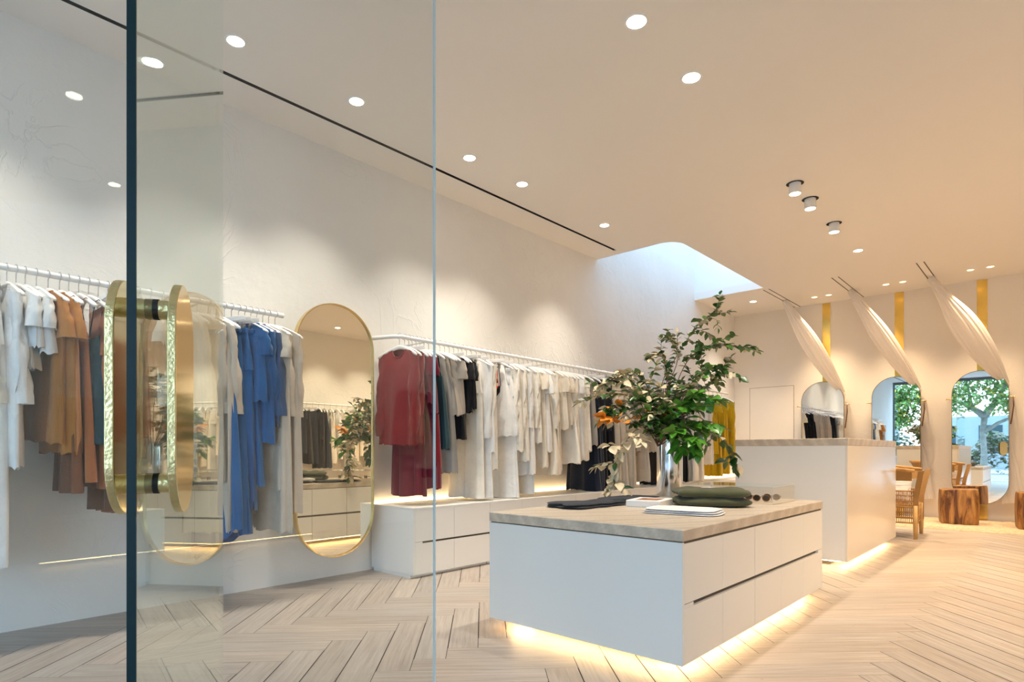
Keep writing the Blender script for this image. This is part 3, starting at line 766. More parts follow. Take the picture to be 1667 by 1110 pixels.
r2 = [
 (3.34, 'sweater', RED, .98, 'red crew-neck knit sweater', 'red clothes', 'knit', {'rz': radians(14), 'wide': .92}),
 (3.40, 'sweater', RED, .97, 'dark red knit sweater', 'red clothes', 'knit', {'rz': radians(12), 'wide': .9}),
 (3.445, 'skirt', BURG, 1.44, 'burgundy long knit skirt', 'red clothes', 'knit', {'rz': radians(12), 'wide': .35}),
 (3.485, 'tee', BURG, .62, 'burgundy short-sleeved knit', 'red clothes', 'knit', {'rz': radians(10)}),
 (3.53, 'tee', BURG, .70, 'burgundy loose tee', 'red clothes', 'knit', {'rz': radians(10)}),
 (3.575, 'dress', BURG, 1.38, 'burgundy sleeveless dress', 'red clothes', 'knit', {'rz': .2, 'wide': .8}),
 (3.625, 'tank', RED, 1.24, 'red long vest', 'red clothes', 'knit'),
 (3.68, 'tank', TEAL, 1.02, 'dark teal vest', 'neutral clothes', 'knit'),
 (3.75, 'tank', GREY, 1.24, 'grey knit tank dress', 'neutral clothes', 'knit', {'rz': .5}),
 (3.82, 'tank', GREIGE, .70, 'taupe knit vest', 'neutral clothes', 'knit', {'rz': .25}),
 (3.88, 'tee', GREIGE, .66, 'taupe knit tee', 'neutral clothes', 'knit'),
 (3.94, 'skirt', BLACK, .92, 'black short skirt', 'neutral clothes', 'plain', {'wide': .4}),
 (4.00, 'tee', BLACK, .66, 'black tee', 'neutral clothes', 'plain'),
 (4.06, 'tee', BLACK, .64, 'black boxy tee', 'neutral clothes', 'plain'),
 (4.11, 'bikini', ORANGE, .5, 'orange bikini', 'swimwear', 'plain'),
 (4.17, 'trousers', IVORY, 1.50, 'ivory long trousers', 'cream clothes', 'linen', {'wide': 1.2}),
 (4.24, 'sweater', WHITE, 1.06, 'white knit sweater with swing tag', 'cream clothes', 'knit', {'tag': True, 'rz': .4, 'wide': 1.1}),
 (4.31, 'trousers', WHITE, 1.50, 'white wide trousers reaching the drawers', 'cream clothes', 'linen', {'wide': 1.3}),
 (4.38, 'sweater', IVORY, 1.22, 'ivory long cardigan', 'cream clothes', 'knit'),
 (4.46, 'bikini', ORANGE, .5, 'orange bikini', 'swimwear', 'plain', {'rz': .4}),
 (4.52, 'bikini', BLACK, .5, 'black bikini', 'swimwear', 'plain'),
 (4.58, 'tank', WHITE, .88, 'white camisole', 'cream clothes', 'linen', {'rz': .4, 'wide': 1.2}),
 (4.65, 'trousers', WHITE, 1.52, 'white gauzy trousers', 'cream clothes', 'linen', {'wide': 1.4}),
]
kinds = [('shirt', IVORY, 1.02, 'ivory long-sleeved shirt'), ('sweater', IVORY, 1.15, 'ivory knit sweater'), ('shirt', WHITE, 1.30, 'white long shirt'), ('trousers', WHITE, 1.50, 'white wide trousers'),
         ('shirt', IVORY, .95, 'ivory linen shirt'), ('tee', CREAM, 1.22, 'cream tee dress'), ('blouse', WHITE, 1.05, 'white blouse'), ('dress', CREAM, 1.30, 'cream sleeveless dress'),
         ('shirt', IVORY, 1.18, 'ivory tunic shirt'), ('trousers', CREAM, 1.25, 'cream cropped trousers'), ('tee', CREAM, .80, 'cream knit tee'), ('tee', CREAM, .74, 'cream boxy tee'), ('dress', IVORY, 1.18, 'ivory smock dress'),
         ('shirt', IVORY, 1.12, 'ivory shirt'), ('tee', WHITE, 1.14, 'white long tee'), ('tee', IVORY, 1.16, 'ivory long tee'), ('shirt', IVORY, 1.05, 'ivory overshirt')]
for i, (k, c, l, d) in enumerate(kinds): r2.append((4.73 + .078 * i, k, c, l, d, 'cream clothes', 'linen', {'wide': 1.1}))
r2 += [
 (6.09, 'tee', GREY, .98, 'pale grey knit top', 'dark clothes', 'knit'),
 (6.18, 'skirt', INK, 1.52, 'black long pleated skirt', 'dark clothes', 'plain'),
 (6.27, 'dress', INK, 1.52, 'ink blue long dress', 'dark clothes', 'plain', {'wide': .9}),
 (6.36, 'trousers', BLACK, 1.5, 'black wide trousers', 'dark clothes', 'plain', {'wide': 1.3}),
 (6.45, 'shirt', BLACK, 1.15, 'black long shirt', 'dark clothes', 'plain'),
 (6.55, 'dress', BLACK, 1.50, 'black long dress', 'dark clothes', 'plain', {'wide': .9}),
 (6.70, 'trousers', OAT, 1.50, 'oat draped trousers', 'oat clothes', 'linen', {'wide': 1.3}),
 (6.85, 'skirt', OAT, 1.50, 'oat long skirt', 'oat clothes', 'linen', {'wide': .8}),
 (7.00, 'robe', OAT, 1.50, 'oat robe', 'oat clothes', 'linen'),
 (7.15, 'shirt', GREIGE, 1.05, 'taupe shirt', 'oat clothes', 'linen'),
 (7.35, 'dress', OAT, 1.45, 'oat long dress', 'oat clothes', 'linen'),
 (7.60, 'shirt', OAT, 1.05, 'oat linen shirt', 'oat clothes', 'linen'),
 (7.95, 'dress', BLACK, 1.52, 'black long dress', 'black clothes', 'plain', {'wide': .9}),
 (8.10, 'skirt', BLACK, 1.52, 'black long skirt', 'black clothes', 'plain', {'wide': .8}),
 (8.25, 'robe', BLACK, 1.50, 'black robe', 'black clothes', 'plain'),
 (8.40, 'trousers', BLACK, 1.52, 'black wide trousers', 'black clothes', 'plain', {'wide': 1.3}),
 (8.55, 'dress', BLACK, 1.50, 'black sleeveless dress', 'black clothes', 'plain', {'wide': .9}),
 (8.85, 'dress', IVORY, 1.50, 'ivory long dress', 'ivory clothes', 'linen'),
 (9.00, 'blouse', IVORY, 1.05, 'ivory blouse', 'ivory clothes', 'linen'),
 (9.15, 'trousers', IVORY, 1.50, 'ivory trousers', 'ivory clothes', 'linen', {'wide': 1.2}),
 (9.30, 'tee', WHITE, 1.00, 'white tee', 'ivory clothes', 'linen'),
 (9.46, 'shirt', IVORY, 1.25, 'ivory shirt', 'ivory clothes', 'linen'),
 (9.68, 'blouse', MUST, 1.10, 'mustard yellow blouse', 'mustard clothes', 'linen'),
 (9.84, 'dress', MUST, 1.45, 'mustard yellow long dress', 'mustard clothes', 'linen', {'wide': .85}),
 (10.00, 'tee', MUST, 1.12, 'mustard yellow tee', 'mustard clothes', 'linen'),
 (10.18, 'dress', MUST, 1.42, 'mustard yellow sleeveless dress', 'mustard clothes', 'linen', {'wide': .8}),
 (10.36, 'shirt', MUST, 1.25, 'mustard yellow shirt', 'mustard clothes', 'linen'),
]
fill(r2, RX, None, 'on the long rail', 'clothes on the long wall rail', prefix_rot=pi)
r3 = []
y = 5.75
pat = [('shirt', OAT, 1.1, 'oat linen shirt'), ('tee', IVORY, .9, 'ivory tee'), ('dress', IVORY, 1.3, 'ivory dress'), ('tee', BLACK, 1.0, 'black tee'), ('dress', BLACK, 1.45, 'black dress'), ('shirt', BLACK, 1.2, 'black shirt'), ('tee', INK, 1.1, 'ink tee'), ('skirt', BLACK, 1.3, 'black skirt'), ('trousers', INK, 1.3, 'ink trousers'), ('robe', BLACK, 1.4, 'black robe'), ('dress', INK, 1.4, 'ink dress')]
pat += [('dress', IVORY, 1.3, 'ivory long dress'), ('shirt', WHITE, 1.2, 'white shirt'), ('tee', CREAM, 1.1, 'cream tee'), ('trousers', WHITE, 1.4, 'white trousers'), ('dress', CREAM, 1.35, 'cream dress'), ('shirt', IVORY, 1.15, 'ivory shirt'), ('blouse', WHITE, 1.1, 'white blouse'), ('robe', CREAM, 1.4, 'cream robe'), ('dress', IVORY, 1.35, 'ivory gown'), ('shirt', WHITE, 1.1, 'white overshirt')]
for i, (k, c, l, d) in enumerate(pat): r3.append((5.6 + .145 * i, k, c, l, d, 'clothes', 'linen', {'wide': 1.0}))
fill(r3, 2.95, None, 'on the far right rail', 'clothes on the right wall rail', prefix_rot=pi)

# ------------------------------------------------------------------ mirrors
wm = thing('wall_mirror', 'tall round-ended brass-framed mirror hung on the rough plaster wall', 'mirror', (XL + .20, 2.767, .214))
b = MB()
Tm = Matrix(((0, 1, 0, 0), (1, 0, 0, 0), (0, 0, 1, 0), (0, 0, 0, 1)))   # local x->world y, thickness -> +x
def ring_frame(b, w, h, fw, depth, mi=0, T=None, back=0):
    oo = racetrack(w, h, 32); ii = [(x, z) for x, z in racetrack(w - 2 * fw, h - 2 * fw, 32, fw)]
    n = len(oo); V = [(x, back, z) for x, z in oo] + [(x, depth, z) for x, z in oo] + [(x, depth, z) for x, z in ii] + [(x, back, z) for x, z in ii]
    if T is not None: V = [T @ Vector(v) for v in V]
    fs = []
    for i in range(n):
        j = (i + 1) % n
        for k in range(4):
            a, c = k * n, ((k + 1) % 4) * n; fs.append([a + i, a + j, c + j, c + i])
    b.add(V, fs, mi)
ring_frame(b, .735, 2.13, .010, .055, T=Tm); o = b.obj('frame', M_brass, wm); smooth_by_angle(o, 30)
for y in (-.2, .2):
    for z in (.45, 1.68): b = MB(); b.cyl((-.20, y, z), (.032, y, z), .014, n=16); b.cyl((-.20, y, z), (-.192, y, z), .035, n=24); o = b.obj('wall_standoff', M_brass, wm); smooth_by_angle(o)
ii = racetrack(.717, 2.112, 32, .009)
mesh_obj('mirror_glass', [Tm @ Vector((x, .040, z)) for x, z in ii] + [Tm @ Vector((x, .030, z)) for x, z in ii], [list(range(len(ii))), list(range(len(ii), 2 * len(ii)))[::-1]] + [[i, (i + 1) % len(ii), len(ii) + (i + 1) % len(ii), len(ii) + i] for i in range(len(ii))], M_mirror_warm, wm, False)
MXS = [-3.10, -1.985, -.885]; MW = .70; MH = 2.05; MZ = .29; MY = 11.62
wh = ['leftmost, half hidden by the sales counter', 'middle one, above the cane armchair', 'rightmost, behind the square log stool']
def stand_mirror(x, lab):
    t = thing('tilting_mirror', 'round-ended mirror on the back wall, ' + lab, 'mirror', (x, MY, MZ), 0, 'three pivoting mirrors on the back wall')
    b = MB(); ring_frame(b, MW, MH, .007, .022); o = b.obj('frame', M_frame_dark, t); smooth_by_angle(o, 30)
    ii = racetrack(MW - .013, MH - .013, 32, .0065); n = len(ii)
    mesh_obj('mirror_glass', [(x_, .004, z) for x_, z in ii] + [(x_, .014, z) for x_, z in ii], [list(range(n)), list(range(n, 2 * n))[::-1]] + [[i, (i + 1) % n, n + (i + 1) % n, n + i] for i in range(n)], M_mirror, t, False)
    for s in (-1, 1):
        b = MB(); b.cyl((s * MW / 2, .011, 1.63), (s * (MW / 2 + .07), .011, 1.63), .008, n=12); b.cyl((s * (MW / 2 + .04), .011, 1.63), (s * (MW / 2 + .04), YB - MY, 1.63), .006, n=10); b.cyl((s * (MW / 2 + .065), .011, 1.63), (s * (MW / 2 + .072), .011, 1.63), .014, n=14)
        o = b.obj('pivot_pin', M_brass, t); smooth_by_angle(o)
    b = MB(); b.tube([(MW / 2 + .045, .0, 1.62), (MW / 2 + .05, -.012, 1.5), (MW / 2 + .03, -.008, 1.32), (MW / 2 + .015, .0, 1.22)], .009, 8); b.obj('leather_strap', M_strap, t, True)
    return t
for x, l in zip(MXS, wh): stand_mirror(x, l)
M_gold = simple('polished_gold_strip', (.85, .60, .16), .22, metal=1, vary=.18, vscale=3, bump=.03, bscale=2)
for x, l in zip((-3.078, -1.963, -.868), ('left', 'middle', 'right')):
    b = MB(); b.box(-.065, .065, -.006, 0, 0, CEIL - .01, .001); tag(b.obj('brass_strip', M_gold, loc=(x, YB, 0)), 'vertical polished brass strip on the back wall behind the %s standing mirror' % l, 'brass strip', 'brass strips on the back wall')

# ------------------------------------------------------------------ curtains
M_curt = None
m, nt, bb = newmat('sheer_cotton'); bb.inputs['Base Color'].default_value = (.90, .87, .83, 1); bb.inputs['Roughness'].default_value = .9
tr = N(nt, 'ShaderNodeBsdfTranslucent'); tr.inputs['Color'].default_value = (.92, .88, .84, 1); mx = N(nt, 'ShaderNodeMixShader'); mx.inputs['Fac'].default_value = .5
L(nt, bb, 'BSDF', mx, 1); L(nt, tr, 'BSDF', mx, 2); L(nt, mx, 'Shader', nt.nodes['Material Output'], 'Surface'); M_curt = m
def curtain(top, mid, tie, hem, lab, seed):
    """each a (x, y, z, half width, half depth)"""
    t = thing('curtain', 'pale cotton curtain swept from its ceiling track to the %s standing mirror' % lab, 'curtain', (top[0], top[1], 0), 0, 'curtains of the fitting area')
    ctrl = [top] + mid + [tie]
    rnd = random.Random(seed)
    def cat(P, u):
        n = len(P) - 1; i = min(int(u * n), n - 1); f = u * n - i
        p0, p1, p2, p3 = P[max(i - 1, 0)], P[i], P[i + 1], P[min(i + 2, n)]
        return [.5 * (2 * b + (c - a) * f + (2 * a - 5 * b + 4 * c - d) * f * f + (3 * b - a - 3 * c + d) * f ** 3) for a, b, c, d in zip(p0, p1, p2, p3)]
    for part, P in (('drape', ctrl), ('lower_drape', [tie] + hem)):
        secs = []; NS = 30; NR = 72
        for i in range(NS + 1):
            x, y, z, hw, hd = cat(P, i / NS); u2 = min(1, i / NS + .02); x2, y2, z2 = cat(P, u2)[:3]; x1, y1, z1 = cat(P, max(0, i / NS - .02))[:3]
            tg = Vector((x2 - x1, y2 - y1, z2 - z1)).normalized(); side = Vector((0, -1, 0)).cross(tg).normalized(); dep = tg.cross(side).normalized()
            ring = []
            for k in range(NR):
                a = 2 * pi * k / NR; rr = 1 + (.05 * sin(9 * a + seed) + .035 * sin(17 * a + 2.1 * seed) + .04 * sin(5 * a + i * .08))
                p = Vector((x - top[0], y - top[1], z)) + side * (hw * cos(a) * rr) + dep * (hd * sin(a) * rr * (1 + .12 * sin(13 * a)))
                ring.append(p)
            secs.append(ring)
        vf = loft(secs); mesh_obj(part, vf[0], vf[1], M_curt, t, True)
    return t
for i, (x, tx, l) in enumerate(zip(MXS, (-3.56, -2.53, -1.44), ('left', 'middle', 'right'))):
    tie_x = x + .27
    d = tie_x - tx
    curtain((tx, 11.08, CEIL - .02, .045, .05),
            [(tx + .20 * d, 11.14, 3.44, .085, .06), (tx + .45 * d, 11.27, 3.05, .135 + .03 * (i == 2), .07), (tx + .72 * d, 11.45, 2.62, .125 + .03 * (i == 2), .06)],
            (tie_x + .03, 11.71, 2.12, .05, .045),
            [(x + .24, 11.73, 1.6, .05, .035), (x + .30, 11.72, .95, .12, .04), (x + .37, 11.71, .33, .15, .05)], l, i * 3 + 1)
    b = MB()
    for dx in (-.045, .045): b.box(dx - .006, dx + .006, -.9, .72, -.004, 0)
    tag(b.obj('curtain_track', M_chan, loc=(tx, 11.06, CEIL)), 'twin thin dark curtain track on the ceiling above the %s curtain' % l, 'curtain track', 'curtain tracks')

# ------------------------------------------------------------------ rug
b = MB(); vs = []; fs = []; nx, ny = 90, 34; x0, x1, y0, y1 = -2.6, 2.2, 10.35, 11.75
rr = random.Random(3)
for j in range(ny + 1):
    for i in range(nx + 1):
        e = min(i, j, nx - i, ny - j)
        z = .002 if e == 0 else .045 + .012 * noise.noise(Vector((i * .9, j * .9, 0))) + rr.uniform(-.004, .004)
        vs.append((x0 + (x1 - x0) * i / nx + rr.uniform(-.01, .01), y0 + (y1 - y0) * j / ny + rr.uniform(-.01, .01), z))
for j in range(ny):
    for i in range(nx): a = j * (nx + 1) + i; fs.append([a, a + 1, a + nx + 2, a + nx + 1])
M_rug = simple('shaggy_wool', (.66, .52, .36), .95, bump=1.0, bscale=160, vary=.15, vscale=30, spec=.1)
tag(mesh_obj('rug', vs, fs, M_rug), 'shaggy beige wool rug in front of the standing mirrors', 'rug')

# ------------------------------------------------------------------ stumps
def stump(label, loc, rz, s, seed, h):
    NR, NS = 48, 14; vs = []; fs = []; rnd = random.Random(seed)
    for i in range(NS + 1):
        z = h * i / NS; f = 1 + .035 * sin(pi * i / NS) + (-.02 if i in (0, NS) else 0)
        for k in range(NR):
            a = 2 * pi * k / NR; c, sn = cos(a), sin(a); r = s / ((abs(c) ** 7 + abs(sn) ** 7) ** (1 / 7))
            r *= f * (1 + .015 * noise.noise(Vector((c * 2, sn * 2, seed + z * .8))) + .008 * sin(11 * a + seed)); 
            vs.append((r * c, r * sn, z + (.008 * c if i == NS else 0)))
    for i in range(NS):
        for k in range(NR): fs.append([i * NR + k, i * NR + (k + 1) % NR, (i + 1) * NR + (k + 1) % NR, (i + 1) * NR + k])
    fs.append(list(range(NR))[::-1]); fs.append(list(range(NS * NR, NS * NR + NR)))
    o = mesh_obj('log_stool', vs, fs, M_stump, loc=loc, rot=(0, 0, rz)); smooth_by_angle(o, 35)
    return tag(o, label, 'stool', 'log stools on the rug')
stump('squared teak log stool standing in front of the rightmost standing mirror', (-1.09, 11.02, .045), radians(12), .225, 1, .50)
stump('squared teak log stool at the right edge of the rug, cut off by the frame', (-.20, 10.90, .045), radians(8), .225, 5, .50)

# ------------------------------------------------------------------ cane armchair, opening towards +x
def armchair(loc, rz):
    t = thing('cane_armchair', 'golden woven cane armchair with flared rim behind the sales counter', 'armchair', loc, rz)
    W, Dp = .33, .32
    def U(s, zf):
        """s 0..1 around the U: front left -> back -> front right; zf = outward flare"""
        k = 1 + zf
        if s < .3: q = s / .3; return Vector((Dp - (Dp + .08) * q, -W * k, 0))
        if s > .7: q = (1 - s) / .3; return Vector((Dp - (Dp + .08) * q, W * k, 0))
        a = -pi / 2 - pi * (s - .3) / .4
        return Vector((-.08 + cos(a) * .26 * k, sin(a) * W * k, 0))
    def fl(z): return 0 if z < .5 else .42 * ((z - .5) / .38) ** 1.8
    def zr(s): return .86 + .05 * sin(pi * s)
    # woven upper wall (solid weave) and lower lattice
    for name, za, zb, mat in (('woven_back', .73, None, M_weave),):
        vs = []; fs = []; ns, nz = 60, 10
        for side in (0, 1):
            for i in range(ns + 1):
                s = .03 + .94 * i / ns
                for j in range(nz + 1):
                    z = za + (zr(s) - za) * j / nz; p = U(s, fl(z) + side * .03); vs.append((p.x + (.05 * (z - .6) if s < .05 or s > .95 else 0), p.y, z))
        M = (ns + 1) * (nz + 1)
        for sd in (0, 1):
            for i in range(ns):
                for j in range(nz): a = sd * M + i * (nz + 1) + j; fs.append([a, a + nz + 1, a + nz + 2, a + 1])
        mesh_obj(name, vs, fs, mat, t, True)
    b = MB()
    for i in range(0, 61):
        s = i / 60; p = U(s, 0); b.tube([(p.x, p.y, .20), (p.x, p.y, .42), (U(s, fl(.6)).x, U(s, fl(.6)).y, .61)], .0045, 5)
    for z, r in ((.20, .012), (.27, .006), (.34, .006), (.40, .012), (.47, .006), (.54, .006), (.60, .011)):
        b.tube([Vector((U(i / 48, fl(z)).x, U(i / 48, fl(z)).y, z)) for i in range(49)], r, 6)
    for i in range(0, 60, 2):
        for d in (1, -1):
            j = i + 2 * d
            if 0 <= j <= 60: b.tube([(U(i / 60, 0).x, U(i / 60, 0).y, .42), (U(j / 60, .05).x, U(j / 60, .05).y, .60)], .003, 4)
    b.obj('cane_lattice', M_cane, t, True)
    b = MB(); b.tube([Vector((U(i / 60, fl(zr(i / 60))).x, U(i / 60, fl(zr(i / 60))).y, zr(i / 60))) for i in range(61)], .021, 12); b.obj('rim', M_cane, t, True)
    # wide front posts that flare up into the arms
    for s in (-1, 1):
        b = MB(); vs = []; prof = [(.20, .10, 0), (.40, .085, 0), (.52, .085, .01), (.64, .10, .05), (.76, .14, .10), (.86, .20, .14)]
        for z, w, o in prof:
            yy = s * W * (1 + fl(z))
            for (dx, dy) in ((.03, -w / 2), (.03, w / 2 * .5), (-.03, w / 2 * .5), (-.03, -w / 2)): vs.append((Dp + dx + o * .5, yy - s * w * .1 + s * dy * -.6, z))
        fs = []
        for i in range(len(prof) - 1):
            for k in range(4): fs.append([i * 4 + k, i * 4 + (k + 1) % 4, i * 4 + 4 + (k + 1) % 4, i * 4 + 4 + k])
        fs.append([3, 2, 1, 0]); e = (len(prof) - 1) * 4; fs.append([e, e + 1, e + 2, e + 3]); b.add(vs, fs); b.obj('front_post', M_weave, t)
    for x in (Dp, -.22):
        for s in (-1, 1):
            y = s * W * (1 if x > 0 else .86); b = MB(); b.tube([(x, y, 0), (x, y, .2), (x, y, .42)], [.022, .031, .030], 14); o = b.obj('leg', M_cane_light, t, True)
    b = MB(); b.box(-.26, Dp, -W + .02, W - .02, .395, .43, .01); b.obj('seat', M_weave, t)
    b = MB()
    for i in range(22): y = -W + .03 + i * (2 * W - .06) / 21; b.tube([(Dp, y, .20), (Dp, y, .41)], .0045, 5)
    for z in (.20, .27, .34, .41): b.tube([(Dp, -W, z), (Dp, W, z)], .010 if z in (.20, .41) else .006, 6)
    b.obj('front_apron', M_cane, t, True)
    return t
armchair((-1.66, 9.32, 0), radians(3))
def pillow(name, label, mats, loc, rot, w, h, d, face=None):
    NU_, NV = 24, 24; vs = []; fs = []; mi = []
    for sd in (1, -1):
        for j in range(NV + 1):
            for i in range(NU_ + 1):
                u, v = -1 + 2 * i / NU_, -1 + 2 * j / NV
                q = max(0, (1 - u ** 4)) * max(0, (1 - v ** 4)); pinch = 1 - .06 * (1 - u * u) * abs(v) ** 3 - .06 * (1 - v * v) * abs(u) ** 3
                vs.append((u * w / 2 * pinch, sd * d / 2 * q ** .5 * (1 + .1 * noise.noise(Vector((u * 2, v * 2, sd)))), v * h / 2 * pinch))
    M = (NU_ + 1) * (NV + 1)
    for sd in (0, 1):
        for j in range(NV):
            for i in range(NU_): a = sd * M + j * (NU_ + 1) + i; f = [a, a + 1, a + NU_ + 2, a + NU_ + 1]; fs.append(f if sd == 1 else f[::-1])
    return tag(mesh_obj(name, vs, fs, mats, None, True, None, loc, rot), label, 'cushion')
pillow('cushion', 'plump cream cushion leaning on the back of the cane armchair', fabric((.74, .64, .46), 'linen'), (-1.80, 9.42, .66), (radians(-12), 0, radians(80)), .48, .46, .17)
m, nt, bb = newmat('patterned_cotton'); tc = N(nt, 'ShaderNodeTexCoord')
wv = N(nt, 'ShaderNodeTexWave', Scale=5.0, Distortion=1.5, wave_type='RINGS'); L(nt, tc, 'Object', wv, 'Vector')
rp = ramp(nt, wv, 'Fac', [(.0, (.80, .78, .78)), (.55, (.78, .77, .78)), (.62, (.28, .30, .45)), (.8, (.75, .62, .60)), (.9, (.8, .78, .78))]); L(nt, rp, 'Color', bb, 'Base Color'); bb.inputs['Roughness'].default_value = .9
pillow('cushion', 'white patterned cushion on the seat of the cane armchair', m, (-1.60, 9.22, .60), (radians(-22), radians(4), radians(8)), .40, .34, .13)

# ------------------------------------------------------------------ things on the island
TOP = .725
b = MB(); prof = [(.0, .006), (.104, .006), (.108, .0), (.109, .01), (.109, .47), (.1085, .478), (.104, .478), (.1035, .46), (.1035, .03), (0, .03)]
def lathe(b, prof, n=64):
    vs = []; fs = []
    for r, z in prof:
        for k in range(n): a = 2 * pi * k / n; vs.append((r * cos(a), r * sin(a), z))
    for i in range(len(prof) - 1):
        for k in range(n): fs.append([i * n + k, i * n + (k + 1) % n, (i + 1) * n + (k + 1) % n, (i + 1) * n + k])
    b.add(vs, fs); return b
VX, VY = -2.46, 4.72
lathe(b, [(.001, 0)] + [(.108, 0), (.109, .003), (.109, .475), (.1085, .478), (.104, .478), (.1035, .46), (.1035, .03), (.001, .03)])
o = b.obj('cylinder_vase', M_chrome, loc=(VX, VY, TOP)); smooth_by_angle(o, 30)
tag(o, 'tall polished steel cylinder vase holding leafy branches on the island', 'vase')

def leaf(vs, fs, mi, p, d, up, ln, wd, m, curl=.15):
    d = d.normalized(); s = d.cross(up)
    if s.length < 1e-3: s = d.orthogonal()
    s.normalize(); n = s.cross(d).normalized(); k = len(vs)
    prof = [(0, .0), (.18, .62), (.42, 1.0), (.68, .78), (.88, .35), (1, 0)]
    for t_, w in prof:
        c = p + d * (ln * t_) - n * (ln * curl * t_ * t_)
        if w == 0: vs.append(c)
        else: vs += [c + s * (wd * .5 * w) + n * (wd * .16 * w), c, c - s * (wd * .5 * w) + n * (wd * .16 * w)]
    # indices: 0, (1,2,3), (4,5,6), (7,8,9), (10,11,12), 13
    fs += [[k, k + 1, k + 2], [k, k + 2, k + 3]]; mi += [m, m]
    for i in range(3):
        a = k + 1 + 3 * i; fs += [[a, a + 3, a + 4, a + 1], [a + 1, a + 4, a + 5, a + 2]]; mi += [m, m]
    a = k + 10; fs += [[a, k + 13, a + 1], [a + 1, k + 13, a + 2]]; mi += [m, m]
fo = thing('leafy_branches', 'spreading arrangement of green and cream leafy branches in the steel vase', 'plant', (VX, VY, TOP + .4))
org = Vector((VX, VY, TOP + .4)); rl = random.Random(11)
LM = [M_leaf, M_leaf_bright, M_leaf_pale, M_leaf_amber]
def spline(P, n):
    out = []
    for i in range(n + 1):
        u = i / n * (len(P) - 1); k = min(int(u), len(P) - 2); f = u - k
        p0, p1, p2, p3 = P[max(k - 1, 0)], P[k], P[k + 1], P[min(k + 2, len(P) - 1)]
        out.append(.5 * (2 * p1 + (p2 - p0) * f + (2 * p0 - 5 * p1 + 4 * p2 - p3) * f * f + (3 * p1 - p0 - 3 * p2 + p3) * f ** 3))
    return out
VD = 5.15
def branch(px, dn, ln, mix, start=.15, side=.3, twigs=3, r0=.005, tw_len=.22):
    P = [at(u, v, VD + dd) - org for u, v, dd in px]
    pts = spline(P, 26); Lt = sum((pts[i + 1] - pts[i]).length for i in range(26))
    br = MB(); br.tube(pts, [r0 * (1 - .75 * i / 26) for i in range(27)], 6)
    o = br.obj('branch', M_twig, fo, True)
    vs = []; fs = []; mi = []; tb = MB()
    lines = [(pts, start, dn)]
    for k in range(twigs):
        i = int(26 * (start + (1 - start) * (k + .6) / (twigs + .4))); i = min(i, 24); d = (pts[i + 1] - pts[i]).normalized()
        e = Vector((rl.uniform(-1, 1), rl.uniform(-1, 1), rl.uniform(-.5, .8))).normalized(); e = (e - d * e.dot(d) * .6 + d * .5).normalized()
        q = [pts[i], pts[i] + e * tw_len * .5 + Vector((0, 0, .01)), pts[i] + e * tw_len * rl.uniform(.8, 1.15)]
        sp = spline(q, 10); tb.tube(sp, r0 * .35, 5); lines.append((sp, .2, dn))
    for sp, st, den in lines:
        n = len(sp) - 1; Ls = sum((sp[i + 1] - sp[i]).length for i in range(n)); cnt = max(3, int(Ls * (1 - st) * den * 1.55))
        for c in range(cnt):
            u = (st + (1 - st) * (c + rl.random() * .5) / cnt) * n; i = min(int(u), n - 1); f = u - i; p = sp[i].lerp(sp[i + 1], f); d = (sp[i + 1] - sp[i]).normalized()
            sd = d.cross(Vector((0, 0, 1))); sd = sd.normalized() if sd.length > .01 else Vector((1, 0, 0)); sd *= (1 if c % 2 else -1)
            ld = d * .55 + sd * rl.uniform(.4, 1.1) + Vector((rl.uniform(-.5, .5), rl.uniform(-.5, .5), rl.uniform(-.6, .35)))
            up = Vector((rl.uniform(-.7, .7), rl.uniform(-.7, .7), 1))
            m_ = rl.choices((0, 1, 2, 3), mix)[0]; l_ = ln * rl.uniform(.75, 1.35); 
            if m_ == 3: l_ *= 1.1
            leaf(vs, fs, mi, p, ld, up, l_, l_ * rl.uniform(.56, .76), m_, rl.uniform(-.05, .3))
        leaf(vs, fs, mi, sp[-1], sp[-1] - sp[-2], Vector((0, 0, 1)), ln, ln * .55, rl.choices((0, 1, 2, 3), mix)[0])
    mesh_obj('foliage', vs, fs, LM, o, True, mi)
    if tb.v: tb.obj('twig', M_twig, o, True)
G = (1, .12, .05, 0); GP = (1, .12, 1.2, .01); PL = (.45, .08, 2.8, .01); BR = (.15, 1, .03, 0); AM = (0, 0, 0, 1)
base = (1073, 730, .0)
branch([base, (1080, 660, .05), (1088, 610, .05), (1100, 582, .1), (1117, 555, .1), (1133, 533, .12), (1150, 519, .15), (1163, 508, .15)], 34, .062, (1, .1, .25, 0), .42, twigs=5, tw_len=.2)
branch([(1160, 512, .15), (1167, 500, .15), (1172, 480, .2)], 70, .062, G, .3, twigs=0, r0=.0025)
branch([(1150, 519, .15), (1166, 520, .1), (1169, 534, .1)], 40, .055, G, .5, twigs=0, r0=.002)
branch([base, (1090, 660, -.1), (1112, 600, -.1), (1135, 572, -.05), (1160, 562, 0), (1190, 563, 0), (1224, 568, .05)], 36, .066, (1, .12, .2, 0), .4, twigs=4)
branch([base, (1100, 670, -.1), (1125, 625, -.15), (1150, 600, -.1), (1180, 598, -.1)], 46, .068, G, .35, twigs=6, tw_len=.24)
branch([base, (1110, 680, 0), (1140, 640, .1), (1165, 615, .15)], 46, .065, G, .35, twigs=5, tw_len=.24)
branch([base, (1105, 690, -.15), (1133, 677, -.2), (1160, 697, -.22), (1183, 723, -.25), (1196, 748, -.25), (1200, 762, -.25)], 24, .088, (1, .05, .3, 0), .4, twigs=2, tw_len=.12)
branch([base, (1050, 660, -.1), (1015, 642, -.2), (975, 643, -.22), (943, 656, -.25)], 26, .075, (1, .15, .5, 0), .35, twigs=2, tw_len=.12)
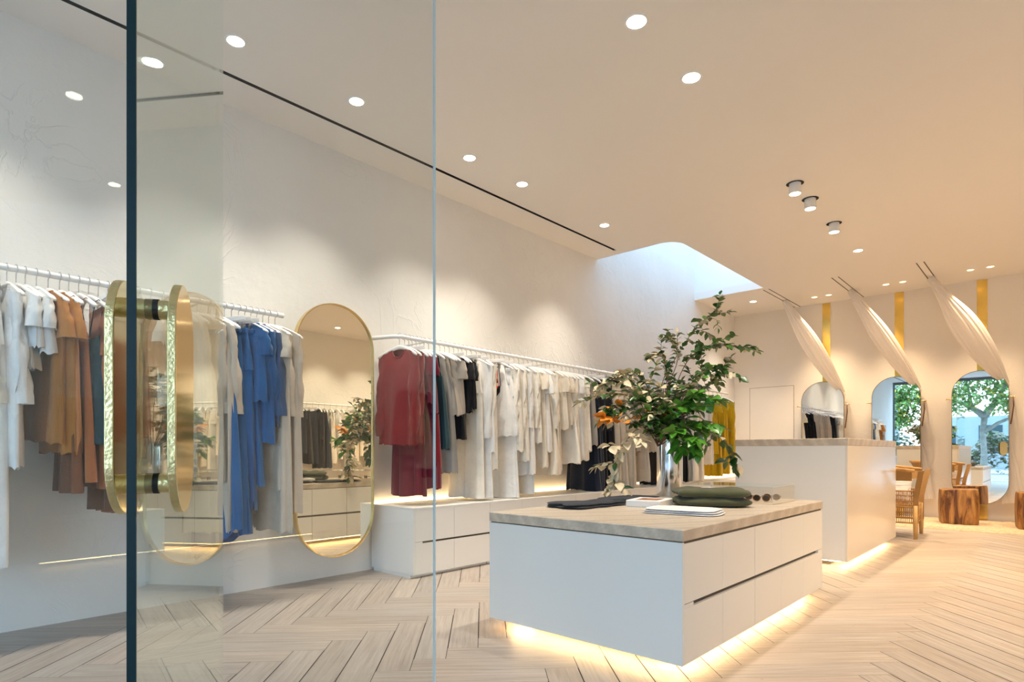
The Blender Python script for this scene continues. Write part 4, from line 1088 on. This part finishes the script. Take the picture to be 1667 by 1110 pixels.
branch([base, (1055, 700, -.2), (1035, 700, -.3), (1017, 723, -.35), (1003, 750, -.35), (997, 778, -.35), (990, 798, -.35)], 38, .085, PL, .3, twigs=4, tw_len=.16)
branch([base, (1050, 670, -.1), (1025, 630, -.1), (1000, 615, -.1), (980, 628, -.1)], 48, .070, PL, .3, twigs=5, tw_len=.2)
branch([base, (1060, 650, 0), (1045, 615, 0), (1020, 605, .05), (1000, 622, .05)], 48, .062, GP, .3, twigs=5, tw_len=.2)
branch([base, (1075, 640, .1), (1085, 600, .1), (1075, 578, .1), (1055, 582, .1)], 46, .062, GP, .4, twigs=4, tw_len=.16)
branch([base, (1085, 640, .1), (1102, 590, .1), (1100, 560, .1), (1085, 548, .1)], 36, .055, GP, .5, twigs=3, tw_len=.14)
branch([base, (1055, 690, -.1), (1030, 665, -.2), (1005, 660, -.25), (990, 665, -.25)], 56, .072, (1, .1, .9, .25), .25, twigs=5, tw_len=.2)
branch([base, (1062, 680, .1), (1050, 650, .2), (1035, 640, .3)], 56, .07, GP, .25, twigs=5, tw_len=.22)
branch([base, (1078, 690, -.1), (1085, 655, -.15), (1075, 630, -.2)], 60, .072, GP, .25, twigs=6, tw_len=.22)
branch([base, (1085, 700, -.2), (1100, 670, -.35), (1120, 650, -.4), (1135, 640, -.4)], 44, .10, BR, .3, twigs=5, tw_len=.2, r0=.004)
branch([base, (1085, 710, -.2), (1110, 695, -.4), (1130, 690, -.45), (1150, 700, -.45)], 44, .10, BR, .3, twigs=5, tw_len=.2, r0=.004)
branch([base, (1090, 705, -.25), (1110, 705, -.4), (1125, 715, -.45), (1128, 728, -.45)], 44, .095, BR, .35, twigs=3, tw_len=.14, r0=.004)
branch([base, (1065, 705, -.15), (1045, 690, -.25), (1030, 690, -.3)], 60, .075, (1, .2, .6, .1), .2, twigs=6, tw_len=.2)
branch([base, (1075, 700, -.15), (1070, 680, -.3), (1060, 675, -.35)], 60, .08, (1, .4, .2, .05), .2, twigs=6, tw_len=.2)
branch([(1050, 700, -.25), (1025, 690, -.33), (1003, 682, -.38), (985, 680, -.4)], 34, .105, AM, .45, twigs=0, r0=.003)
branch([base, (1075, 690, .1), (1095, 650, .2), (1110, 620, .25)], 56, .068, G, .25, twigs=6, tw_len=.24)

# folded clothes -----------------------------------------------------
def folded(name, label, col, loc, rz, w, d, h, layers, seed, tex='linen', cat='folded clothes', wob=.03, taper=0, pts=None):
    t = thing(name, label, cat, loc, rz)
    m = fabric(col, tex)
    for l in range(layers):
        lh = h / layers; NU_, NV = 44, 12; vs = []; fs = []; sd = seed + l * 5.3
        # superellipse outline, layered cloth edge
        for j in range(NV + 1):
            v = j / NV; ang = -pi / 2 + pi * v
            for i in range(NU_):
                a = 2 * pi * i / NU_; c, s_ = cos(a), sin(a); r = 1 / ((abs(c) ** 6 + abs(s_) ** 6) ** (1 / 6))
                wv_ = 1 + wob * 2 * noise.noise(Vector((c * 1.6, s_ * 1.6, sd))) + wob * .7 * sin(9 * a + sd)
                k = 1 if j in (0, NV) else 1
                rad = (cos(ang) ** .35 if 0 < j < NV else 0) * wv_
                x = c * r * w / 2 * (1 - .04 * l) * max(rad, 0); y = s_ * r * d / 2 * (1 - .04 * l) * max(rad, 0)
                if taper: y *= 1 - taper * (x / w + .5)
                hh = lh * (.5 + .5 * sin(ang)) + (lh * .35 * noise.noise(Vector((x * 9, y * 9, sd))) * max(0, sin(ang)))
                vs.append((x + .008 * noise.noise(Vector((l, sd, 1))) * l, y, l * lh * .95 + max(0, hh)))
        for j in range(NV):
            for i in range(NU_): fs.append([j * NU_ + i, j * NU_ + (i + 1) % NU_, (j + 1) * NU_ + (i + 1) % NU_, (j + 1) * NU_ + i])
        mesh_obj('folded_layer', vs, fs, m, t, True)
    return t
DKN = (.016, .018, .026)
folded('folded_sweater', 'black folded garment lying nearest the left edge of the island top', DKN, (-2.40, 3.42, TOP), radians(80), .56, .34, .035, 2, 2, wob=.08, taper=.25)
folded('folded_sweater', 'black folded garment lying just in front of the steel vase', DKN, (-2.45, 4.02, TOP), radians(84), .58, .26, .030, 2, 9, wob=.09)
o = folded('folded_shirt', 'white folded shirt at the front of the island top', (.78, .78, .80), (-1.69, 3.42, TOP), radians(10), .46, .30, .034, 3, 4, wob=.015)
t = folded('folded_sweater', 'thick olive green folded sweater with a small white neck label', (.075, .080, .040), (-1.80, 4.05, TOP), radians(35), .50, .42, .125, 2, 6, tex='linen', wob=.05)
b = MB(); b.box(-.045, .045, -.012, .012, .119, .122, T=Matrix.Rotation(.3, 4, 'Z') @ Matrix.Translation((-.02, .0, .004))); b.obj('neck_label', M_paper, t)
bk = thing('boxed_book', 'small white box with a brown picture on its lid, beside the vase', 'box', (-2.10, 3.74, TOP), radians(12))
b = MB(); b.box(-.12, .12, -.15, .15, 0, .045, .003); b.obj('box_body', M_paper, bk)
m = simple('printed_picture', (.35, .16, .09), .5, vary=.5, vscale=18)
b = MB(); b.box(-.07, .08, -.10, .08, .045, .0462); b.obj('cover_picture', m, bk)
# acrylic case
ac = thing('acrylic_case', 'low clear acrylic display case holding sunglasses on the island', 'display case', (-1.82, 4.62, TOP))
hx, hy, hz = .33, .235, .118; th = .005
b = MB(); b.box(-hx, hx, -hy, -hy + th, 0, hz); b.box(-hx, hx, hy - th, hy, 0, hz); b.box(-hx, -hx + th, -hy + th, hy - th, 0, hz); b.box(hx - th, hx, -hy + th, hy - th, 0, hz); b.obj('side_walls', M_acrylic, ac)
b = MB(); b.box(-hx, hx, -hy, hy, hz, hz + th); b.obj('lid', M_acrylic, ac)
m, nt, bb = newmat('acrylic_edge'); bb.inputs['Base Color'].default_value = (.75, .76, .72, 1); bb.inputs['Roughness'].default_value = .2
b = MB()
for sx in (-hx, hx - .002):
    for sy in (-hy, hy - .002): b.box(sx, sx + .002, sy, sy + .002, .001, hz)
for sy in (-hy - .0003, hy - .002): b.box(-hx, hx, sy, sy + .0023, hz + .003, hz + .0055)
for sx in (-hx - .0003, hx - .002): b.box(sx, sx + .0023, -hy, hy, hz + .003, hz + .0055)
b.obj('polished_edges', m, ac)
M_tort = simple('tortoiseshell', (.16, .07, .025), .2, vary=.5, vscale=60); M_lens = simple('dark_lens', (.03, .02, .015), .08)
def sunglasses(label, loc, rz):
    t = thing('sunglasses', label, 'sunglasses', loc, rz, 'sunglasses in the acrylic case')
    for s in (-1, 1):
        ring = [(s * .033 + .025 * cos(a), .0, .028 + .022 * sin(a)) for a in [2 * pi * k / 20 for k in range(20)]]
        b = MB(); b.tube(ring, .0028, 8, closed=True)
        if s == 1: b.tube([(-.010, 0, .034), (0, -.002, .037), (.010, 0, .034)], .0026, 8)
        b.obj('rim', M_tort, t, True)
        b = MB(); b.add([(x, y, z) for x, y, z in ring] + [(x, .002, z) for x, y, z in ring], [list(range(20)), list(range(20, 40))[::-1]]); b.obj('lens', M_lens, t)
        b = MB(); b.tube([(s * .060, 0, .036), (s * .066, .01, .036), (s * .064, .09, .030), (s * .060, .13, .006)], .0026, 6); b.obj('temple_arm', M_tort, t, True)
    return t
for i, (x, y, r) in enumerate(((-1.96, 4.58, 20), (-1.80, 4.66, 25), (-1.64, 4.58, 15), (-1.62, 4.74, 20), (-2.0, 4.76, 15))):
    sunglasses('tortoiseshell sunglasses in the acrylic case, ' + ['front left pair', 'middle pair', 'front right pair', 'back right pair', 'back left pair'][i], (x, y, TOP), radians(r))

# ------------------------------------------------------------------ lamps
PW = 3.0; WARM = (1, .89, .74); WARM2 = (1, .73, .45); WARM3 = (1, .72, .44)
lampgrp = 'recessed ceiling downlights'
def spot(name, loc, power, col, ang, blend=.8, parent=None, rad=.04, rot=(0, 0, 0)):
    l = bpy.data.lights.new(name, 'SPOT'); l.energy = power * PW; l.color = col; l.spot_size = radians(ang); l.spot_blend = blend; l.shadow_soft_size = rad
    o = bpy.data.objects.new(name, l); COL.objects.link(o); o.location = loc; o.rotation_euler = rot
    if parent: o.parent = parent
    return o
def downlight(x, y, label, power=45, r=.052, lens=None, ang=70, col=WARM, tilt=(0, 0, 0)):
    t = thing('recessed_downlight', label, 'ceiling light', (x, y, CEIL), 0, lampgrp)
    b = MB(); lathe(b, [(r, -.001), (r + .013, -.0045), (r + .017, -.0035), (r + .018, 0)], 40); b.obj('trim_ring', M_white, t, True)
    b = MB(); lathe(b, [(.0005, -.002), (r, -.0015)], 36); b.obj('lens', lens or M_lamp, t)
    spot('lamp_beam', (0, 0, -.02), power, col, ang, .9, t, .05, tilt)
    return t
for y, lab in ((.40, 'near the entrance above the near rail'), (1.695, 'first bright downlight beside the long ceiling slot'), (2.606, 'second bright downlight beside the long ceiling slot'), (3.798, 'third downlight beside the ceiling slot'), (4.524, 'fourth downlight beside the ceiling slot'), (5.998, 'last downlight before the skylight, beside the slot end')):
    downlight(-3.965, y, 'round white downlight, ' + lab, 50, tilt=(0, radians(6), 0), ang=86)
downlight(-4.02, 10.83, 'round downlight on the ceiling beyond the skylight', 50, tilt=(0, radians(6), 0), ang=80)
downlight(-1.94, 3.291, 'larger downlight at the top of the picture above the island', 60, r=.06, ang=95)
downlight(-1.94, 4.048, 'second downlight above the island, nearer the back', 60, r=.06, ang=95)
downlight(-1.967, 9.018, 'lone downlight above the cane armchair', 130, ang=95, col=WARM2)
for y in (4.7, 6.9, 9.2): downlight(.9, y, 'downlight over the open floor on the right, at %s' % {4.7: 'the front', 6.9: 'the middle', 9.2: 'the back'}[y], 160, ang=115, col=WARM3)
downlight(2.69, 1.79, 'downlight above the right wall bench', 30)
downlight(1.17, 1.14, 'downlight just inside the entrance on the right', 30)
for i, y in enumerate((6.0, 7.1, 8.2, 9.3)): downlight(2.5, y, 'downlight above the right wall rail, %s from the front' % ORD[i], 60, tilt=(0, radians(-7), 0), ang=88)
for i, (xa, xb, ya, l) in enumerate(((-3.121, -2.894, 11.235, 'left'), (-2.037, -1.807, 11.15, 'middle'), (-.953, -.724, 11.09, 'right'))):
    for x, s in ((xa, 'left'), (xb, 'right')):
        downlight(x, ya, 'small amber downlight above the %s standing mirror, %s of its pair' % (l, s), 55, r=.042, lens=M_lamp_warm, ang=75, col=WARM2)
# surface spots dropping out of dark recesses
for y, l in ((6.338, 'nearest'), (6.835, 'middle'), (7.751, 'farthest')):
    t = thing('cylinder_spotlight', 'white cylinder spotlight in a dark ceiling recess, %s of three' % l, 'ceiling spotlight', (-1.94, y, CEIL), 0, 'three cylinder spotlights')
    b = MB(); lathe(b, [(.001, -.0015), (.082, -.0015)], 40); b.obj('recess', M_dark, t)
    b = MB(); lathe(b, [(.055, -.001), (.058, -.10), (.060, -.105), (.052, -.105), (.050, -.09)], 40); o = b.obj('housing', M_white, t); smooth_by_angle(o, 35)
    b = MB(); lathe(b, [(.0005, -.092), (.051, -.092)], 36); b.obj('lens', M_lamp, t)
    spot('lamp_beam', (0, 0, -.112), 60, WARM2, 80, .9, t, .04)

# ------------------------------------------------------------------ outside, seen in the mirrors
b = MB(); b.box(-25, 25, -32, YF - .02, -.06, -.01); o = b.obj('ground', simple('pavement', (.45, .44, .43), .8, vary=.15, vscale=1)); struct(o, 'pale pavement outside')
def facade(x0, x1, y, h, col, name, label):
    t = thing(name, label, 'building', ((x0 + x1) / 2, y, 0)); w = (x1 - x0) / 2
    b = MB(); b.box(-w, w, -1, 0, 0, h); b.obj('wall', simple('render', col, .8, vary=.06), t)
    x = -w + .8; m1 = simple('window_glass', (.05, .09, .11), .05)
    while x < w - 1.4:
        for z in (1.0, 4.4):
            if z + 2 < h: b = MB(); b.box(x, x + 1.2, 0, .03, z, z + 1.8); b.obj('window', m1, t)
        x += 2.4
facade(-20, -8, -24, 6.0, (.30, .36, .40), 'low_building', 'blue grey building across the street, on the left')
facade(-7, 10, -26, 3.4, (.34, .40, .44), 'low_building', 'low pale building across the street behind the tree')
tr = thing('street_tree', 'leafy street tree outside with pale forking trunk, seen in the mirrors', 'tree', (-2.35, -9.2, 0))
b = MB(); b.tube([(0, 0, -.05), (.03, 0, 1.0), (-.02, 0, 1.9), (.05, 0, 2.7)], [.17, .11, .10, .12], 14); b.tube([(.05, 0, 2.6), (-.4, .1, 3.0), (-1.0, .2, 3.3), (-1.9, .2, 3.5)], [.15, .11, .08, .04], 10)
b.tube([(.05, 0, 2.6), (.35, .1, 3.1), (.7, 0, 3.8), (1.0, 0, 4.8)], [.15, .11, .07, .04], 10); b.tube([(.0, 0, 1.9), (.5, .1, 2.3), (1.1, 0, 2.6), (2.0, 0, 3.2)], [.09, .07, .05, .03], 8); b.tube([(-.4, .1, 3.0), (-.5, 0, 3.7), (-.8, 0, 4.8)], [.09, .06, .03], 8)
b.obj('trunk', simple('pale_bark', (.30, .31, .29), .9, bump=.4, bscale=12, vary=.25, vscale=6), tr, True)
vs = []; fs = []; mi = []; rt = random.Random(21)
blobs = [(-1.0, 1.0, 3.3, 1.1, .7), (-2.8, 1, 3.5, 1.2, .8), (.9, .8, 3.2, 1.0, .7), (-2.2, 0, 3.6, 1.5, .8), (-.6, .3, 4.2, 1.7, .9), (1.2, 0, 4.3, 1.6, 1.0), (-3.8, 0, 4.4, 1.5, 1.4), (2.8, 0, 3.8, 1.3, 1.2), (-4.6, .5, 3.0, 1.2, .8), (-2.9, .6, 2.6, .9, .45), (-1.6, .8, 2.05, .8, .28), (-3.6, -.5, 5.6, 2, 1.3), (0, -.5, 5.8, 2.2, 1.2), (2.5, -.5, 5.5, 2, 1.3), (-6.2, 0, 4.2, 1.6, 1.6)]
for bi, (cx, cy, cz, rx, rz_) in enumerate(blobs):
    for k in range(int(620 * rx)):
        v = Vector((rt.gauss(0, 1), rt.gauss(0, 1), rt.gauss(0, 1))).normalized() * rt.random() ** .5
        p = Vector((cx + v.x * rx, cy + v.y * rx * .7, cz + v.z * rz_))
        d = Vector((rt.uniform(-1, 1), rt.uniform(-1, 1), rt.uniform(-.8, .2))); l_ = rt.uniform(.12, .24)
        y_ = .75 if bi == 10 else .12
        leaf(vs, fs, mi, p, d, Vector((rt.uniform(-.5, .5), rt.uniform(-.5, .5), 1)), l_, l_ * .6, 1 if rt.random() < y_ else (2 if rt.random() < .35 else 0))
mesh_obj('leaf_crown', vs, fs, [mat_leaf('tree_leaf', (.10, .22, .05), (.16, .3, .08)), simple('yellow_leaf', (.65, .50, .06), .6), mat_leaf('tree_leaf_light', (.22, .38, .10), (.3, .45, .15))], tr, True, mi)
vs = []; fs = []; mi = []
for k in range(5200):
    p = Vector((rt.uniform(-7, 7), rt.uniform(-.6, .6), 0)); p.z = (1.5 + .5 * sin(p.x * 1.3) + .3 * sin(p.x * 3.1)) * rt.random() ** .6
    leaf(vs, fs, mi, p, Vector((rt.uniform(-1, 1), rt.uniform(-.2, 1), rt.uniform(-.6, .4))), Vector((rt.uniform(-.5, .5), .3, 1)), .24, .15, 0)
hd = mesh_obj('hedge', vs, fs, mat_leaf('hedge_leaf', (.035, .10, .04), (.07, .14, .05)), None, True, mi, (-3, -15, 0))
tag(hd, 'dark green hedge across the street, seen in the mirrors', 'hedge', kind='stuff')

# ------------------------------------------------------------------ sky and daylight
w = bpy.data.worlds.new('world'); sc.world = w; w.use_nodes = True; nt = w.node_tree; bg = nt.nodes['Background']
sky = N(nt, 'ShaderNodeTexSky'); sky.sky_type = 'NISHITA'; sky.sun_disc = False; sky.sun_elevation = radians(48); sky.sun_rotation = radians(200); sky.air_density = 1.2; sky.dust_density = 1.5
mxr = N(nt, 'ShaderNodeMixRGB'); mxr.inputs['Fac'].default_value = .55; L(nt, sky, 'Color', mxr, 1); mxr.inputs[2].default_value = (3.9, 6.6, 9.4, 1); L(nt, mxr, 'Color', bg, 'Color'); bg.inputs['Strength'].default_value = .72
def portal(name, loc, rot, sx, sy):
    l = bpy.data.lights.new(name, 'AREA'); l.shape = 'RECTANGLE'; l.size = sx; l.size_y = sy; l.cycles.is_portal = True
    o = bpy.data.objects.new(name, l); COL.objects.link(o); o.location = loc; o.rotation_euler = rot
portal('street_portal', ((XL + XR) / 2, YF - .1, CEIL / 2), (radians(90), 0, 0), XR - XL, CEIL)
portal('skylight_portal', ((XL + SKX) / 2, (SKY0 + SKY1) / 2, SKT + .05), (0, 0, 0), SKX - XL, SKY1 - SKY0)

# ------------------------------------------------------------------ camera
cd = bpy.data.cameras.new('camera'); cam = bpy.data.objects.new('camera', cd); COL.objects.link(cam)
cam.location = (0, 0, CAMZ); cam.rotation_euler = (radians(90), 0, A)
cd.sensor_width = 36; cd.lens = 36 * F / 1667; cd.shift_y = (735 - 555) / 1667; cd.clip_start = .05
sc.camera = cam
sc.view_settings.view_transform = 'Standard'; sc.view_settings.look = 'None'; sc.view_settings.gamma = 1; sc.view_settings.exposure = 0; sc.view_settings.use_curve_mapping = False
sc.cycles.max_bounces = 8; sc.cycles.diffuse_bounces = 5; sc.cycles.transparent_max_bounces = 14; sc.cycles.glossy_bounces = 5; sc.cycles.adaptive_threshold = .03; sc.cycles.sample_clamp_indirect = 8
